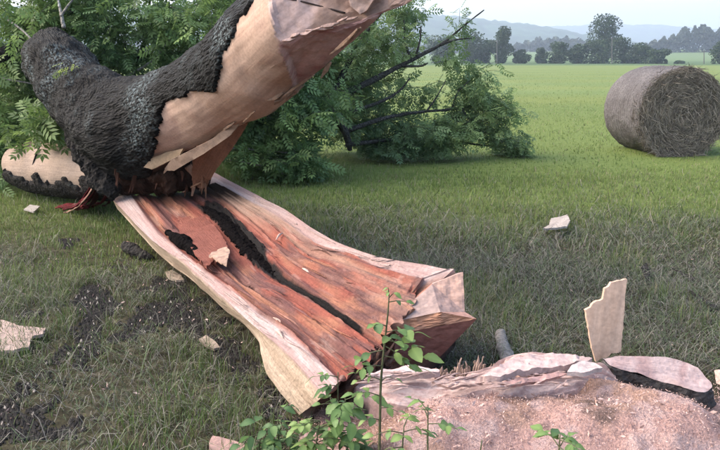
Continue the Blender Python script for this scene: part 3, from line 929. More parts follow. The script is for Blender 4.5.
# block at the top of the sawn end
blk = [on_cut(349, -6, .03), on_cut(380, -8, .03), on_cut(367, 11, .03), on_cut(361, 14, .03), on_cut(351, 6, .03)]
plate('wood_block', blk, .07, M_CUT, tree, col=(.52, .37, .30), seed=2.0, rough=.008)
V_, F_ = tube_geo([on_cut(286, -2), on_cut(312, 4), on_cut(345, 13)], [.006, .005, .006], 20, 6)
mobj('saw_kerf', V_, F_, plain('kerf', (.03, .02, .018)), tree)

# pale log at the left, with bark left on its lower side
def build_log():
    pth = np.array([ay(118, 172, 7.35), ay(84, 170, 7.8), ay(60, 168, 8.05), ay(36, 166, 8.3), ay(19, 165, 8.5)])
    nt, nu = 120, 80
    P = catmull(pth, nt); R = np.interp(np.linspace(0, 1, nt), np.linspace(0, 1, 5), [.26, .30, .295, .28, .22])
    T, N, Bn = frames(P)
    u = np.linspace(0, 2 * math.pi, nu, endpoint=False)
    D = N[:, None] * np.cos(u)[None, :, None] + Bn[:, None] * np.sin(u)[None, :, None]
    V0 = P[:, None] + D * R[:, None, None]
    V0 = V0 + D * ((fbm(V0, 3, 3, 5) - .5) * .05)[..., None]
    t = np.repeat(np.linspace(0, 1, nt)[:, None], nu, 1)
    edge = (np.floor(fbm(np.stack([t * 16, t * 0, t * 0], -1), 3, 1, 3)[:, :] * 7) / 7 - .5) * .9
    wood = (D[..., 2] + edge > -.34) & (D[..., 1] < .6)
    gr = np.stack([np.repeat(u[None] * .3, nt, 0), t * 2.5, t * 0], -1)
    c = mixc(np.array([.46, .35, .27]), np.array([.56, .44, .36]), fbm(gr * [8, 1, 1], 4, 2))
    Fq = [tuple(f) for f in gridfaces(nt, nu, True)] + [tuple(range(nu))[::-1], tuple((nt - 1) * nu + k for k in range(nu))]
    o = mobj('peeled_limb', V0, Fq, M_PALE, tree, col=c, gr=gr)
    o['label'] = 'pale peeled limb with dark bark left on its underside'
    th = .02 + .03 * fbm(gr * [14, 6, 1], 4, 1.5)
    Vb = V0 + D * np.where(wood, -.02, th)[..., None]
    G = gridfaces(nt, nu, True); keep = (~wood.ravel())[G].any(1)
    mobj('bark', Vb, [tuple(f) for f in G[keep]], M_BARK2, o)


build_log()
for k in range(13):
    f = rr0.random()
    a = ay(98 + rr0.uniform(0, 16), 166 + rr0.uniform(0, 10), 6.85 + rr0.uniform(0, .15))
    e_ = az(52 + 58 * f + rr0.uniform(-4, 4), 211 - 9 * f + rr0.uniform(-3, 3), .035)
    m_ = a * .45 + e_ * .55 + np.array([rr0.uniform(-.02, .06), rr0.uniform(-.05, .05), -.06 + rr0.uniform(-.04, .04)])
    w = rr0.uniform(.008, .035)
    c_ = [(.14, .014, .02), (.18, .02, .026), (.12, .03, .03), (.08, .02, .02), (.34, .2, .15)][k % 5]
    ribbon('torn_fibre', [a, m_, e_ + np.array([.06, 0, .012]), e_], [w * .6, w, w * 1.1, w * .4], .008, M_WOOD, c_, (.1, -.6, 1), 4.0 * k)
for k in range(4):
    a = az(54 + 7 * k + rr0.uniform(-3, 3), 207 + rr0.uniform(-3, 5), .05); b_ = a + np.array([rr0.uniform(.1, .3), rr0.uniform(-.06, .12), .01])
    ribbon('torn_fibre', [a, (a + b_) / 2 + np.array([0, 0, .02]), b_], [.01, .04, .015], .01, M_WOOD, [(.17, .02, .026), (.13, .02, .022), (.32, .18, .14), (.15, .03, .03)][k], (.1, -.6, 1), 91.0 * k)


# ------------------------------------------------------------------ leaves
def leaf_template(nl=9):
    """pinnate leaf along +Y, length 1"""
    V, Fq = [], []
    def leaflet(base, ang, ln, wd):
        d = np.array([math.sin(ang), math.cos(ang), -.12]); s = np.array([math.cos(ang), -math.sin(ang), 0])
        k = len(V)
        V.extend([base, base + d * ln * .45 + s * wd + [0, 0, .012], base + d * ln - np.array([0, 0, .03]), base + d * ln * .45 - s * wd + [0, 0, .012]])
        Fq.append((k, k + 1, k + 2)); Fq.append((k, k + 2, k + 3))
    n = (nl - 1) // 2
    for i in range(n):
        y = .25 + .6 * i / (n - 1)
        z = -.12 * y * y
        for sgn in (-1, 1):
            leaflet(np.array([0, y, z]), sgn * (1.05 - .25 * i / n), .34 + .06 * math.sin(i), .075)
    leaflet(np.array([0, .88, -.1]), 0, .34, .08)
    return np.array(V), np.array(Fq)


LT_V, LT_F = leaf_template()


def leaf_cloud(name, centres, size, parent, colA, colB, mat=M_LEAF, droop=.35, dirs=None, seed=0):
    r = np.random.default_rng(seed)
    n = len(centres)
    yaw = r.uniform(0, 2 * math.pi, n); el = r.normal(-droop, .55, n); roll = r.normal(0, .6, n)
    if dirs is not None:
        yaw = np.where(r.random(n) < .75, np.arctan2(-dirs[:, 0], dirs[:, 1]) + r.normal(0, .5, n), yaw)
    s = size * r.uniform(.65, 1.25, n)
    cy, sy, ce, se, cr, sr = np.cos(yaw), np.sin(yaw), np.cos(el), np.sin(el), np.cos(roll), np.sin(roll)
    V = LT_V[None] * s[:, None, None]
    x, y, z = V[..., 0], V[..., 1], V[..., 2]
    x, z = x * cr[:, None] + z * sr[:, None], -x * sr[:, None] + z * cr[:, None]
    y, z = y * ce[:, None] - z * se[:, None], y * se[:, None] + z * ce[:, None]
    x, y = x * cy[:, None] - y * sy[:, None], x * sy[:, None] + y * cy[:, None]
    W = np.stack([x, y, z], -1) + centres[:, None]
    W[..., 2] = np.maximum(W[..., 2], .02)
    nv = len(LT_V)
    Fa = (LT_F[None] + (np.arange(n) * nv)[:, None, None]).reshape(-1, 3)
    k = np.clip(fbm(centres, 2, 1.7, seed * 1.3) * 1.4 - .2 + r.normal(0, .18, n), 0, 1)
    c = mixc(np.array(colA), np.array(colB), k) * r.uniform(.75, 1.25, n)[:, None]
    cc = np.repeat(c[:, None], nv, 1) * r.uniform(.85, 1.15, (n, nv))[..., None]
    o = mobj(name, W, Fa, mat, parent, smooth=False, col=cc)
    o['kind'] = 'stuff'
    return o


def sprays(P, n, seed, ln=(.25, .7), up=.25):
    """twigs sticking out of the leaf mass with leaves along them: (leaf points, leaf directions, twig polylines)"""
    r = np.random.default_rng(seed)
    c = P.mean(0)
    out, dr, tw = [], [], []
    for k in r.integers(0, len(P), n):
        d = (P[k] - c) * np.array([1, .4, 1.0]); d /= np.linalg.norm(d) + 1e-6
        d = d * .7 + r.normal(0, .55, 3) + np.array([0, -.15, up]); d /= np.linalg.norm(d)
        L = r.uniform(*ln); a = P[k]
        pts = [a, a + d * L * .5, a + d * L + np.array([0, 0, -.12 * L])]
        if min(p[2] for p in pts) < .05: continue
        tw.append(pts)
        for f in np.linspace(.25, 1, int(4 + L * 8)):
            out.append(a + d * L * f + np.array([0, 0, -.12 * L * f * f])); q = d + r.normal(0, .75, 3); dr.append(q / np.linalg.norm(q))
    return np.array(out), np.array(dr), tw


def twig_mesh(name, tw, parent, rad=.0035):
    o = mobj(name, *merge([tube_geo(p, [rad, rad * .8, rad * .4], 5, 4) for p in tw]), M_LIMB, parent)
    o['kind'] = 'stuff'


def cloud_points(ells, seed, clump=.45):
    """points gathered in twig-end clumps inside ellipsoids given as (px, py, y, rx px, ry px, depth, n)"""
    r = np.random.default_rng(seed)
    out, dr = [], []
    for (px, py, y, rx, ry, dy, n) in ells:
        c = ay(px, py, y); sc = y / 720
        n = int(n * 1.35)
        nclump = max(3, n // 7)
        q = r.normal(size=(nclump, 3)); q /= np.linalg.norm(q, axis=1)[:, None]
        q *= r.uniform(.25, 1, nclump)[:, None] ** .5
        cc = c + q * np.array([rx * sc, dy, ry * sc])
        k = r.integers(0, nclump, n)
        dd = r.normal(size=(n, 3)); dd /= np.linalg.norm(dd, axis=1)[:, None]
        out.append(cc[k] + dd * r.uniform(.02, .12, n)[:, None]); dr.append(dd)
    P = np.concatenate(out); D = np.concatenate(dr)
    ok = P[:, 2] > .03
    return P[ok], D[ok]


GREEN_A, GREEN_B = (.078, .145, .056), (.195, .285, .09)
ells = [(30, -5, 9.6, 70, 50, .9, 500), (120, 5, 9.9, 75, 55, 1.0, 620), (200, 25, 9.6, 55, 55, .8, 520), (8, 95, 9.0, 26, 60, .6, 380), (-20, 150, 9.2, 40, 50, .6, 260),
        (250, 75, 9.8, 55, 55, .8, 520), (292, 105, 10.0, 38, 48, .7, 330), (262, 148, 9.6, 48, 26, .5, 420), (296, 163, 9.5, 26, 14, .35, 150), (75, 40, 9.4, 55, 45, .7, 420),
        (150, 95, 9.3, 60, 40, .6, 360), (100, -75, 10.4, 150, 50, 1.2, 500), (150, 60, 11.8, 170, 95, 1.2, 1500), (-80, 60, 10.5, 70, 120, 1.2, 600), (12, 140, 8.9, 18, 30, .3, 160), (245, 20, 10.8, 60, 50, .8, 420), (300, 60, 11.0, 50, 60, .8, 420)]
P, D = cloud_points(ells, 3)
ppx, ppy = proj(P)
gap = inpoly(ppx, ppy, [(168, -30), (168, 2), (180, 10), (196, 6), (205, -30)]) | inpoly(ppx, ppy, [(140, -5), (143, 22), (150, 20), (151, -5)])
P, D = P[~gap], D[~gap]
P2, D2, TW = sprays(P, 420, 4)
leaf_cloud('foliage', np.concatenate([P, P2]), .20, tree, GREEN_A, GREEN_B, dirs=np.concatenate([D, D2]), seed=5)
twig_mesh('twigs', TW, tree)
P, D = cloud_points([(44, 122, 7.6, 16, 14, .15, 60), (52, 142, 7.9, 14, 8, .12, 30), (22, 132, 8.2, 14, 16, .2, 40), (58, 112, 7.7, 10, 10, .1, 20)], 8)
leaf_cloud('foliage', P, .22, tree, (.09, .15, .045), (.17, .25, .075), dirs=D, seed=6)
P, D = cloud_points([(70, 63, 6.95, 5, 6, .04, 10)], 9)
leaf_cloud('foliage', P, .10, tree, (.20, .27, .07), (.27, .33, .10), dirs=D, seed=7)

for k, (pts, rad, mt) in enumerate([
        ([ay(64, 28, 7.5), ay(60, 8, 7.6), ay(55, -14, 7.7)], [.022, .014, .008], M_TWIG),
        ([ay(61, 16, 7.55), ay(70, 3, 7.55), ay(80, -8, 7.6)], [.014, .01, .006], M_TWIG),
        ([ay(0, 60, 9.0), ay(60, 20, 10.2), ay(140, -10, 11.0), ay(210, -60, 11.6)], [.12, .09, .06, .02], M_BARK2),
        ([ay(60, 70, 9.2), ay(130, 60, 10.2), ay(200, 50, 10.8), ay(260, 10, 11.2)], [.09, .07, .05, .02], M_BARK2),
        ([ay(130, 85, 9.6), ay(145, 40, 9.8), ay(150, 0, 10)], [.03, .025, .015], M_BARK2),
        ([ay(120, 80, 9.2), ay(150, 62, 9.2), ay(170, 40, 9.4)], [.014, .012, .008], M_TWIG),
        ([ay(0, 78, 8.7), ay(22, 82, 8.6), ay(46, 86, 8.7)], [.012, .01, .006], M_TWIG),
        ([ay(8, 20, 8.9), ay(22, 30, 8.7), ay(36, 44, 8.4)], [.012, .012, .012], M_TWIG),
        ([ay(220, 148, 9.3), ay(258, 150, 9.4), ay(300, 154, 9.5)], [.012, .01, .005], M_TWIG),
        ([ay(230, 160, 9.2), ay(262, 166, 9.3), ay(300, 180, 9.4)], [.014, .01, .006], M_TWIG),
        ([ay(240, 140, 9.7), ay(280, 100, 9.9), ay(300, 60, 10.2)], [.05, .04, .02], M_BARK2),
        ([ay(30, 178, 8.0), ay(33, 165, 7.86), ay(38, 150, 7.85), ay(48, 132, 7.8)], [.010, .010, .010, .006], M_BARK2)]):
    tube('branch', pts, rad, mt, tree, 24, 8, rad[0] * .25, k)

# ------------------------------------------------------------------ the leafy limb lying behind on the right
bough = thing('fallen_limb', az(335, 150), 'leafy dark limb with thin bare tips lying on the field behind the raised trunk', 'branch')
BR = [([ay(296, 112, 10.7), ay(330, 100, 11.0), ay(365, 84, 11.3), ay(400, 66, 11.5), ay(440, 45, 11.8), ay(466, 24, 12.0), ay(484, 10, 12.1)], [.15, .13, .10, .07, .045, .025, .01]),
      ([ay(326, 102, 11.0), ay(336, 116, 11.0), ay(346, 134, 11.0), ay(350, 150, 11.1)], [.12, .12, .11, .07]),
      ([ay(330, 100, 11.0), ay(350, 60, 11.3), ay(368, 30, 11.6), ay(392, 0, 12.0)], [.10, .075, .05, .025]),
      ([ay(334, 116, 11.0), ay(375, 104, 11.2), ay(398, 92, 11.4), ay(410, 78, 11.4)], [.06, .05, .035, .02]),
      ([ay(344, 132, 11.0), ay(385, 118, 11.2), ay(420, 112, 11.5), ay(455, 109, 11.7), ay(480, 104, 11.8), ay(506, 98, 11.9)], [.08, .06, .045, .035, .025, .01]),
      ([ay(346, 145, 11.0), ay(390, 140, 11.3), ay(440, 140, 11.6), ay(480, 145, 11.8), ay(515, 148, 11.9)], [.07, .05, .04, .025, .012]),
      ([ay(440, 45, 11.8), ay(455, 40, 11.8), ay(472, 38, 11.9)], [.03, .02, .008]),
      ([ay(412, 62, 11.6), ay(405, 42, 11.7), ay(404, 20, 11.8)], [.03, .022, .012]),
      ([ay(416, 56, 11.6), ay(420, 40, 11.6), ay(421, 26, 11.6)], [.025, .018, .012]),
      ([ay(400, 66, 11.5), ay(420, 66, 11.4), ay(428, 63, 11.4)], [.03, .02, .014]),
      ([ay(452, 109, 11.7), ay(458, 92, 11.7), ay(470, 80, 11.8)], [.022, .016, .008]),
      ([ay(500, 100, 11.9), ay(504, 120, 11.9), ay(512, 142, 11.9)], [.014, .012, .008]),
      ([ay(426, 112, 11.5), ay(436, 98, 11.5), ay(446, 80, 11.6)], [.022, .016, .008]),
      ([ay(462, 108, 11.6), ay(468, 118, 11.6), ay(478, 122, 11.6)], [.022, .018, .01])]
for k, (p, r_) in enumerate(BR):
    r_ = [q_ * (.52 if r_[0] > .05 else .8) for q_ in r_]
    tube('branch', p, r_, M_LIMB, bough, 26, 8, r_[0] * .22, k * 2.0)
stub = tube('broken_stub', [ay(336, 116, 10.88), ay(340, 119, 10.84), ay(344, 124, 10.86)], [.035, .05, .02], plain('raw_wood', (.62, .5, .36)), bough, 8, 8)
ells = [(345, 45, 11.6, 40, 45, .7, 280), (395, 30, 12.0, 26, 36, .6, 150), (330, 85, 11.6, 30, 40, .6, 240), (395, 100, 11.9, 40, 30, .5, 220), (372, 128, 11.7, 40, 24, .5, 260), (425, 135, 11.5, 30, 20, .4, 300),
        (470, 92, 11.8, 24, 20, .3, 170), (455, 128, 11.7, 30, 18, .35, 200), (490, 124, 11.8, 18, 16, .25, 90), (512, 145, 11.9, 15, 12, .2, 130), (460, 24, 12.0, 10, 12, .15, 26), (446, 50, 11.9, 12, 16, .15, 34),
        (468, 72, 11.9, 12, 8, .15, 50), (365, 62, 12.4, 48, 55, .6, 260), (405, 12, 12.2, 14, 14, .3, 80), (503, 108, 11.9, 6, 8, .1, 24), (350, 100, 12.3, 50, 40, .4, 300), (400, 145, 11.4, 50, 9, .3, 200)]
P, D = cloud_points(ells, 13)
P2, D2, TW = sprays(P, 230, 6, (.2, .6), .15)
leaf_cloud('foliage', np.concatenate([P, P2]), .19, bough, (.09, .155, .07), (.21, .29, .11), dirs=np.concatenate([D, D2]), seed=15)
twig_mesh('twigs', TW, bough)

# ------------------------------------------------------------------ hay bale
def build_bale():
    rad, Lb = .74, 1.36
    cx, cy = 5.23, 11.78
    n = np.array([.10, -.995, 0]); n /= np.linalg.norm(n)
    side = np.array([-n[1], n[0], 0]); upv = np.array([0, 0, 1.0])
    face_c = np.array([cx, cy, rad - .035])
    t = thing('hay_bale', (face_c[0] - n[0] * Lb / 2, face_c[1] - n[1] * Lb / 2, 0), 'large round grey-brown hay bale standing on the mown green field', 'hay bale')
    nu, nl = 160, 70
    u = np.linspace(0, 2 * math.pi, nu, endpoint=False); s = np.linspace(0, 1, nl)
    D = side[None] * np.cos(u)[:, None] + upv[None] * np.sin(u)[:, None]
    prof = 1 - .035 * (np.clip((s - .9) / .1, 0, 1) ** 2 + np.clip((.1 - s) / .1, 0, 1) ** 2)
    V = face_c - n * (s[:, None, None] * Lb) + D[None] * (rad * prof)[:, None, None]
    V = V + D[None] * ((fbm(V, 3, 3, 2) - .5) * .05 + (fbm(V, 3, 22, 5) - .5) * .03 + .008 * np.sin(s * Lb * 85)[:, None])[..., None]
    V[..., 2] = np.maximum(V[..., 2], .0)
    m, nt, nn, l, b = new_mat('hay_wrap')
    tc = nn.new('ShaderNodeTexCoord')
    k1 = nn.new('ShaderNodeTexNoise'); k1.inputs['Scale'].default_value = 40; k1.inputs['Detail'].default_value = 8; k1.inputs['Roughness'].default_value = .75
    l.new(tc.outputs['Object'], k1.inputs['Vector'])
    r = ramp(nn, [(.32, (.042, .038, .038)), (.55, (.105, .096, .094)), (.75, (.225, .21, .207))]); l.new(k1.outputs[0], r.inputs[0])
    k2 = nn.new('ShaderNodeTexNoise'); k2.inputs['Scale'].default_value = 3; k2.inputs['Detail'].default_value = 4
    l.new(tc.outputs['Object'], k2.inputs['Vector'])
    r2 = ramp(nn, [(.35, (.72, .68, .68)), (.65, (1.1, 1.08, 1.08))]); l.new(k2.outputs[0], r2.inputs[0])
    mx = nn.new('ShaderNodeMix'); mx.data_type = 'RGBA'; mx.blend_type = 'MULTIPLY'; mx.inputs[0].default_value = 1
    l.new(r.outputs[0], mx.inputs[6]); l.new(r2.outputs[0], mx.inputs[7]); l.new(mx.outputs[2], b.inputs['Base Color'])
    b.inputs['Roughness'].default_value = .8
    bp = nn.new('ShaderNodeBump'); bp.inputs['Strength'].default_value = .7; bp.inputs['Distance'].default_value = .02
    l.new(k1.outputs[0], bp.inputs['Height']); l.new(bp.outputs[0], b.inputs['Normal'])
    mobj('rolled_side', V, gridfaces(nl, nu, True), m, t)
    # end faces: hay wound in a spiral, with loose stalks
    for sgn, s0 in ((1, 0), (-1, 1)):
        nr = 40
        rr = np.linspace(.985, 0.01, nr)
        c0 = face_c - n * (s0 * Lb)
        P = c0 + D[None] * (rr * rad * .975)[:, None, None]
        U, RR = np.meshgrid(u, rr)
        wv = fbm(np.stack([RR * 22, np.cos(U) * 2, np.sin(U) * 2], -1), 4, 1.0, 3)
        P = P + n * sgn * ((wv - .45) * .11 + .03 * np.sqrt(np.clip(1 - RR ** 2, 0, 1)))[..., None]
        P[..., 2] = np.maximum(P[..., 2], 0)
        w2 = fbm(P, 4, 12, 6)
        c = mixc(np.array([.05, .038, .028]), np.array([.22, .175, .13]), sstep(.3, .7, w2 * .5 + wv * .5))
        mobj('hay_face', P, gridfaces(nr, nu, True), M_STRAW, t, col=c)
    r = np.random.default_rng(4)
    # loose stalks on the face and the front rim
    N = 9000
    rr = rad * np.sqrt(r.uniform(0, 1, N)); a = r.uniform(0, 2 * math.pi, N)
    rim = r.random(N) < .22
    rr[rim] = rad * r.uniform(.97, 1.0, rim.sum())
    base = face_c + (side[None] * np.cos(a)[:, None] + upv[None] * np.sin(a)[:, None]) * rr[:, None] + n * r.uniform(-.01, .05, N)[:, None]
    depth = np.where(rim, r.uniform(0, .25, N), 0)
    base -= n * depth[:, None]
    tang = -side[None] * np.sin(a)[:, None] + upv[None] * np.cos(a)[:, None]
    d = tang * r.choice([-1, 1], N)[:, None] + r.normal(0, .55, (N, 3)) + np.array([0, 0, -.5])
    d = d - n * (d @ n)[:, None] * .75
    d /= np.linalg.norm(d, axis=1)[:, None]
    L = r.uniform(.06, .22, N) * np.where(rim, .55, 1); w = r.uniform(.0018, .004, N)
    sd_ = np.cross(d, n); sd_ /= np.linalg.norm(sd_, axis=1)[:, None] + 1e-9
    tip = base + d * L[:, None] + n * r.uniform(-.01, .05, N)[:, None]
    mid = (base + tip) / 2 + n * r.uniform(.0, .03, N)[:, None]
    V = np.stack([base - sd_ * w[:, None], base + sd_ * w[:, None], mid + sd_ * w[:, None], mid - sd_ * w[:, None], tip], 1)
    V[..., 2] = np.maximum(V[..., 2], .01)
    k = (np.arange(N) * 5)[:, None]
    Fa = np.concatenate([k + [0, 1, 2], k + [0, 2, 3], k + [3, 2, 4]])
    c = mixc(np.array([.07, .056, .042]), np.array([.36, .30, .23]), r.uniform(0, 1, N) ** 1.6)
    o = mobj('loose_hay', V, Fa, M_STRAW, t, smooth=False, col=np.repeat(c[:, None], 5, 1))
    o['kind'] = 'stuff'


build_bale()

# ------------------------------------------------------------------ stump
stump = thing('tree_stump', az(500, 392), 'broad freshly sawn pink stump with torn splinters beside the sawdust', 'stump')


def build_stump():
    rear = [(352, 372, .20), (378, 366, .22), (405, 367, .24), (440, 371, .25), (470, 372, .27), (498, 364, .30), (522, 356, .33), (560, 356, .34), (592, 361, .33), (616, 372, .29)]
    front = [(356, 384, .20), (372, 392, .19), (392, 398, .19), (420, 403, .18), (450, 403, .19), (485, 400, .21), (515, 396, .23), (550, 391, .25), (590, 382, .27), (618, 376, .27)]
    nu, nv = 190, 60
    Rr = catmull(np.array([az(*p) for p in rear]), nu); Fr = catmull(np.array([az(*p) for p in front]), nu)
    v = np.linspace(0, 1, nv)
    top = Fr[None] * (1 - v)[:, None, None] + Rr[None] * v[:, None, None]
    U = np.repeat(np.linspace(0, 1, nu)[None], nv, 0); Vv = np.repeat(v[:, None], nu, 1)
    n1 = fbm(np.stack([U * 6, Vv * 5, U * 0], -1), 4, 1, 3); n2 = fbm(np.stack([U * 20, Vv * 14, U * 0], -1), 4, 1, 8)
    # torn and sawn terraces: the right part stands a step higher at the back
    lay = fbm(np.stack([U * 3.2, Vv * 3.4, U * 0], -1), 4, 1, 17) + .30 * (Vv - .5) * sstep(.35, .5, U)
    q = lay * 4.5
    fq = q - np.floor(q)
    terr = (np.floor(q) + sstep(.80, 1.0, fq)) / 4.5
    stp = sstep(.82, .98, fq)
    rise = sstep(.30, .48, U) * (1 - sstep(.93, 1.0, U))
    top[..., 2] += (terr - .5) * (.03 + .06 * rise) + (fbm(np.stack([U * 5, Vv * 16, U * 0], -1), 4, 1, 12) - .5) * .014 + (n2 - .5) * .016 + (fbm(np.stack([U * 14, Vv * 60, U * 0], -1), 3, 1, 2) - .5) * .010
    top[..., 2] -= .02 * (1 - rise)
    # sharp torn ridge behind
    c = mixc(np.array([.66, .49, .445]), np.array([.74, .59, .55]), sstep(.35, .65, n1))
    c = mixc(c, np.array([.46, .30, .275]), sstep(.54, .70, n2) * .45)
    c = mixc(c, np.array([.46, .27, .245]), (stp > .02) * (stp < .99) * .5)
    rings = [top.reshape(-1, 3)]
    Fq = [tuple(f) for f in gridfaces(nv, nu)]
    per = list(range(nu)) + [k * nu + nu - 1 for k in range(1, nv)] + [(nv - 1) * nu + k for k in range(nu - 2, -1, -1)] + [k * nu for k in range(nv - 2, 0, -1)]
    base = top.reshape(-1, 3)[per]
    cen = base.mean(0)
    m = len(per)
    cols = [c.reshape(-1, 3)]
    prev = np.array(per)
    tot = len(rings[0])
    for k in range(1, 11):
        f = k / 10
        out = base - cen; out[:, 2] = 0
        ln = np.linalg.norm(out, axis=1)[:, None]; out /= ln
        pos = base + out * (.004 + .09 * f ** 2)
        pos[:, 2] = base[:, 2] * (1 - f) - .06 * f
        pos += out * ((fbm(pos, 4, 14, 2) - .5) * .05)[:, None]
        w = fbm(pos * [1, 1, .5], 4, 9, 4)
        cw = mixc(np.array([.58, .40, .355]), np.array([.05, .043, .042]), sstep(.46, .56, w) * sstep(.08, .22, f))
        rings.append(pos); cols.append(cw)
        idx = np.arange(tot, tot + m); tot += m
        for i in range(m):
            j = (i + 1) % m
            Fq.append((prev[i], idx[i], idx[j], prev[j]))
        prev = idx
    V = np.concatenate(rings); C = np.concatenate(cols)
    Fq = [f[::-1] for f in Fq] if False else Fq
    o = mobj('stump_body', V, Fq, M_PALE, stump, col=C, gr=V[:, [1, 0, 2]])
    o.data.set_sharp_from_angle(angle=math.radians(35))
    r = random.Random(5)
    # torn splinters along the back edge
    for k in range(70):
        px = 436 + 66 * r.random() ** 1.1
        a = az(px, 376 - .05 * (px - 440) + r.uniform(-3, 4), .235)
        hgt = r.choice([.015, .02, .03, .03, .04, .06, .075]) * r.uniform(.6, 1.3) * (1.25 if 452 < px < 492 else .6)
        w = r.uniform(.0025, .008) * (1 + 3 * hgt)
        b_ = a + np.array([r.uniform(-.35, .35) * hgt, r.uniform(-.2, .2) * hgt, hgt])
        V, F_ = tube_geo([a - [0, 0, .05], (a + b_) / 2 + [r.uniform(-.006, .006), 0, 0], b_], [w * 1.5, w, w * r.choice([.1, .2, .6])], 10, 5, .005, k)
        V[:, 1] = a[1] + (V[:, 1] - a[1]) * .55
        mobj('splinter', V, F_, M_PALE, stump, smooth=False, col=np.tile(np.array([.50, .36, .29]) * r.uniform(.6, 1.1), (len(V), 1)), gr=V)
    # square block torn out of the left side, pale chunk on the right of the top
    def block(nm, pts_top, h, col, mat):
        T = np.array(pts_top); Bt = T.copy(); Bt[:, 2] -= h
        k = len(T)
        V = np.concatenate([T, Bt])
        Fq = [tuple(range(k)), tuple(range(k, 2 * k))[::-1]] + [(i, k + i, k + (i + 1) % k, (i + 1) % k) for i in range(k)]
        o = mobj(nm, V, Fq, mat, stump, smooth=False, col=np.array([np.array(col) * (.9 + .2 * ((i * 7) % 5) / 5) for i in range(2 * k)]), gr=V)
        bv = o.modifiers.new('b', 'BEVEL'); bv.width = .006; bv.segments = 2
    def layer(pts, th, col, sd_, rough=.010, bend=.0):
        plate('wood_layer', [az(*p) for p in pts], th, M_PALE, stump, col=col, seed=sd_, rough=rough, bend=bend, grain=(.97, -.22, .05))
    layer([(482, 378, .315), (500, 369, .325), (514, 362, .335), (526, 358, .34), (548, 357, .34), (572, 359, .335), (590, 362, .33), (566, 368, .325), (545, 371, .32), (520, 374, .318), (500, 380, .315)], .03, (.64, .49, .455), 3.0, .016)
    layer([(500, 383, .305), (530, 378, .315), (556, 375, .32), (568, 377, .315), (540, 382, .305), (512, 386, .30)], .016, (.50, .32, .295), 6.0, .016)
    layer([(368, 379, .245), (384, 372, .255), (406, 369, .26), (428, 371, .265), (440, 374, .265), (426, 377, .26), (402, 377, .255), (384, 380, .25)], .028, (.66, .52, .49), 7.0, .014)
    layer([(567, 373, .35), (572, 367, .355), (581, 363, .36), (594, 364, .36), (602, 370, .35), (584, 374, .35)], .02, (.64, .54, .51), 9.0, .010)
    layer([(432, 384, .26), (452, 379, .275), (476, 377, .29), (490, 380, .285), (478, 385, .27), (452, 389, .255)], .016, (.58, .43, .385), 10.0, .018)
    rs = random.Random(31)
    for k in range(60):          # torn slivers over the cut
        f = rs.random(); px = 365 + 235 * f; py = 381 - 6 * f + rs.uniform(-8, 10)
        p = az(px, py, .265 + .06 * f)
        d_ = np.array([rs.uniform(.5, 1), rs.uniform(-.35, .35), rs.uniform(-.05, .25)]) * rs.uniform(.02, .08)
        w = rs.uniform(.003, .009)
        V, F_ = tube_geo([p - d_, p + [0, 0, .004], p + d_], [w * .3, w, w * .2], 8, 5, .003, k)
        kc = rs.uniform(.65, 1.1)
        mobj('splinter', V, F_, M_PALE, stump, smooth=False, col=np.tile(np.array([.60, .44, .40]) * kc, (len(V), 1)), gr=V)


build_stump()
# black charred-looking bark lump below the block
V_, F_ = tube_geo([az(376, 412, .08), az(395, 408, .12), az(415, 404, .13), az(432, 398, .13)], [.03, .045, .03, .01], 30, 10, .03, 3)
mobj('bark_piece', V_, F_, M_BARK2, stump, smooth=False)

# root slice on the right
slice_ = thing('root_slice', az(660, 395), 'thick pink wood slice with dark bark edge lying right of the stump', 'log')


def build_slice():
    outl = [(601, 358, .27), (625, 356, .27), (655, 357, .26), (682, 361, .24), (700, 370, .21), (711, 385, .16), (704, 391, .15), (690, 389, .16), (665, 382, .18), (638, 374, .21), (612, 366, .245)]
    O = catmull(np.array([az(*p) for p in outl + outl[:1]]), 90)[:-1]
    c = O.mean(0); m = len(O)
    O = O + (O - c) * ((fbm(O, 3, 22, 3) - .5) * .10)[:, None]
    V, C, Fq = [], [], []
    nr = 12
    for k in range(nr):
        s = 1 - k / nr
        R = c + (O - c) * s
        R[:, 2] += (fbm(R * [2, 6, 1], 4, 6, 2) - .5) * .02
        w = fbm(R @ np.array([[.4, .9, 0], [.9, -.4, 0], [0, 0, 1]]) * [3, 14, 1], 4, 2.0, 6)
        V.append(R); C.append(mixc(np.array([.66, .51, .475]), np.array([.52, .36, .335]), sstep(.42, .66, w)))
    for k in range(nr - 1):
        for i in range(m):
            j = (i + 1) % m
            Fq.append((k * m + i, k * m + j, (k + 1) * m + j, (k + 1) * m + i))
    Fq.append(tuple((nr - 1) * m + i for i in range(m)))
    top = mobj('wood_top', np.concatenate(V), Fq, M_PALE, slice_, col=np.concatenate(C), gr=np.concatenate(V)[:, [1, 0, 2]])
    V, Fq = [], []
    for k in range(14):
        f = k / 13
        R = c + (O - c) * (1.004 + .035 * math.sin(f * math.pi) - .12 * f * f)
        R[:, 2] = O[:, 2] * (1 - f) + (-.04) * f - .004
        o_ = R - c; o_[:, 2] = 0; o_ /= np.linalg.norm(o_, axis=1)[:, None]
        R = R + o_ * ((fbm(R * [1, 1, 2.5], 4, 12, 5) - .4) * .07 * min(1, f * 5))[:, None]
        V.append(R)
    for k in range(13):
        for i in range(m):
            j = (i + 1) % m
            Fq.append((k * m + i, (k + 1) * m + i, (k + 1) * m + j, k * m + j))
    mobj('bark', np.concatenate(V), Fq, bark_material('slice_bark', (.022, .019, .018), (.11, .10, .095), (.16, .16, .15), 5, .6), slice_)


build_slice()

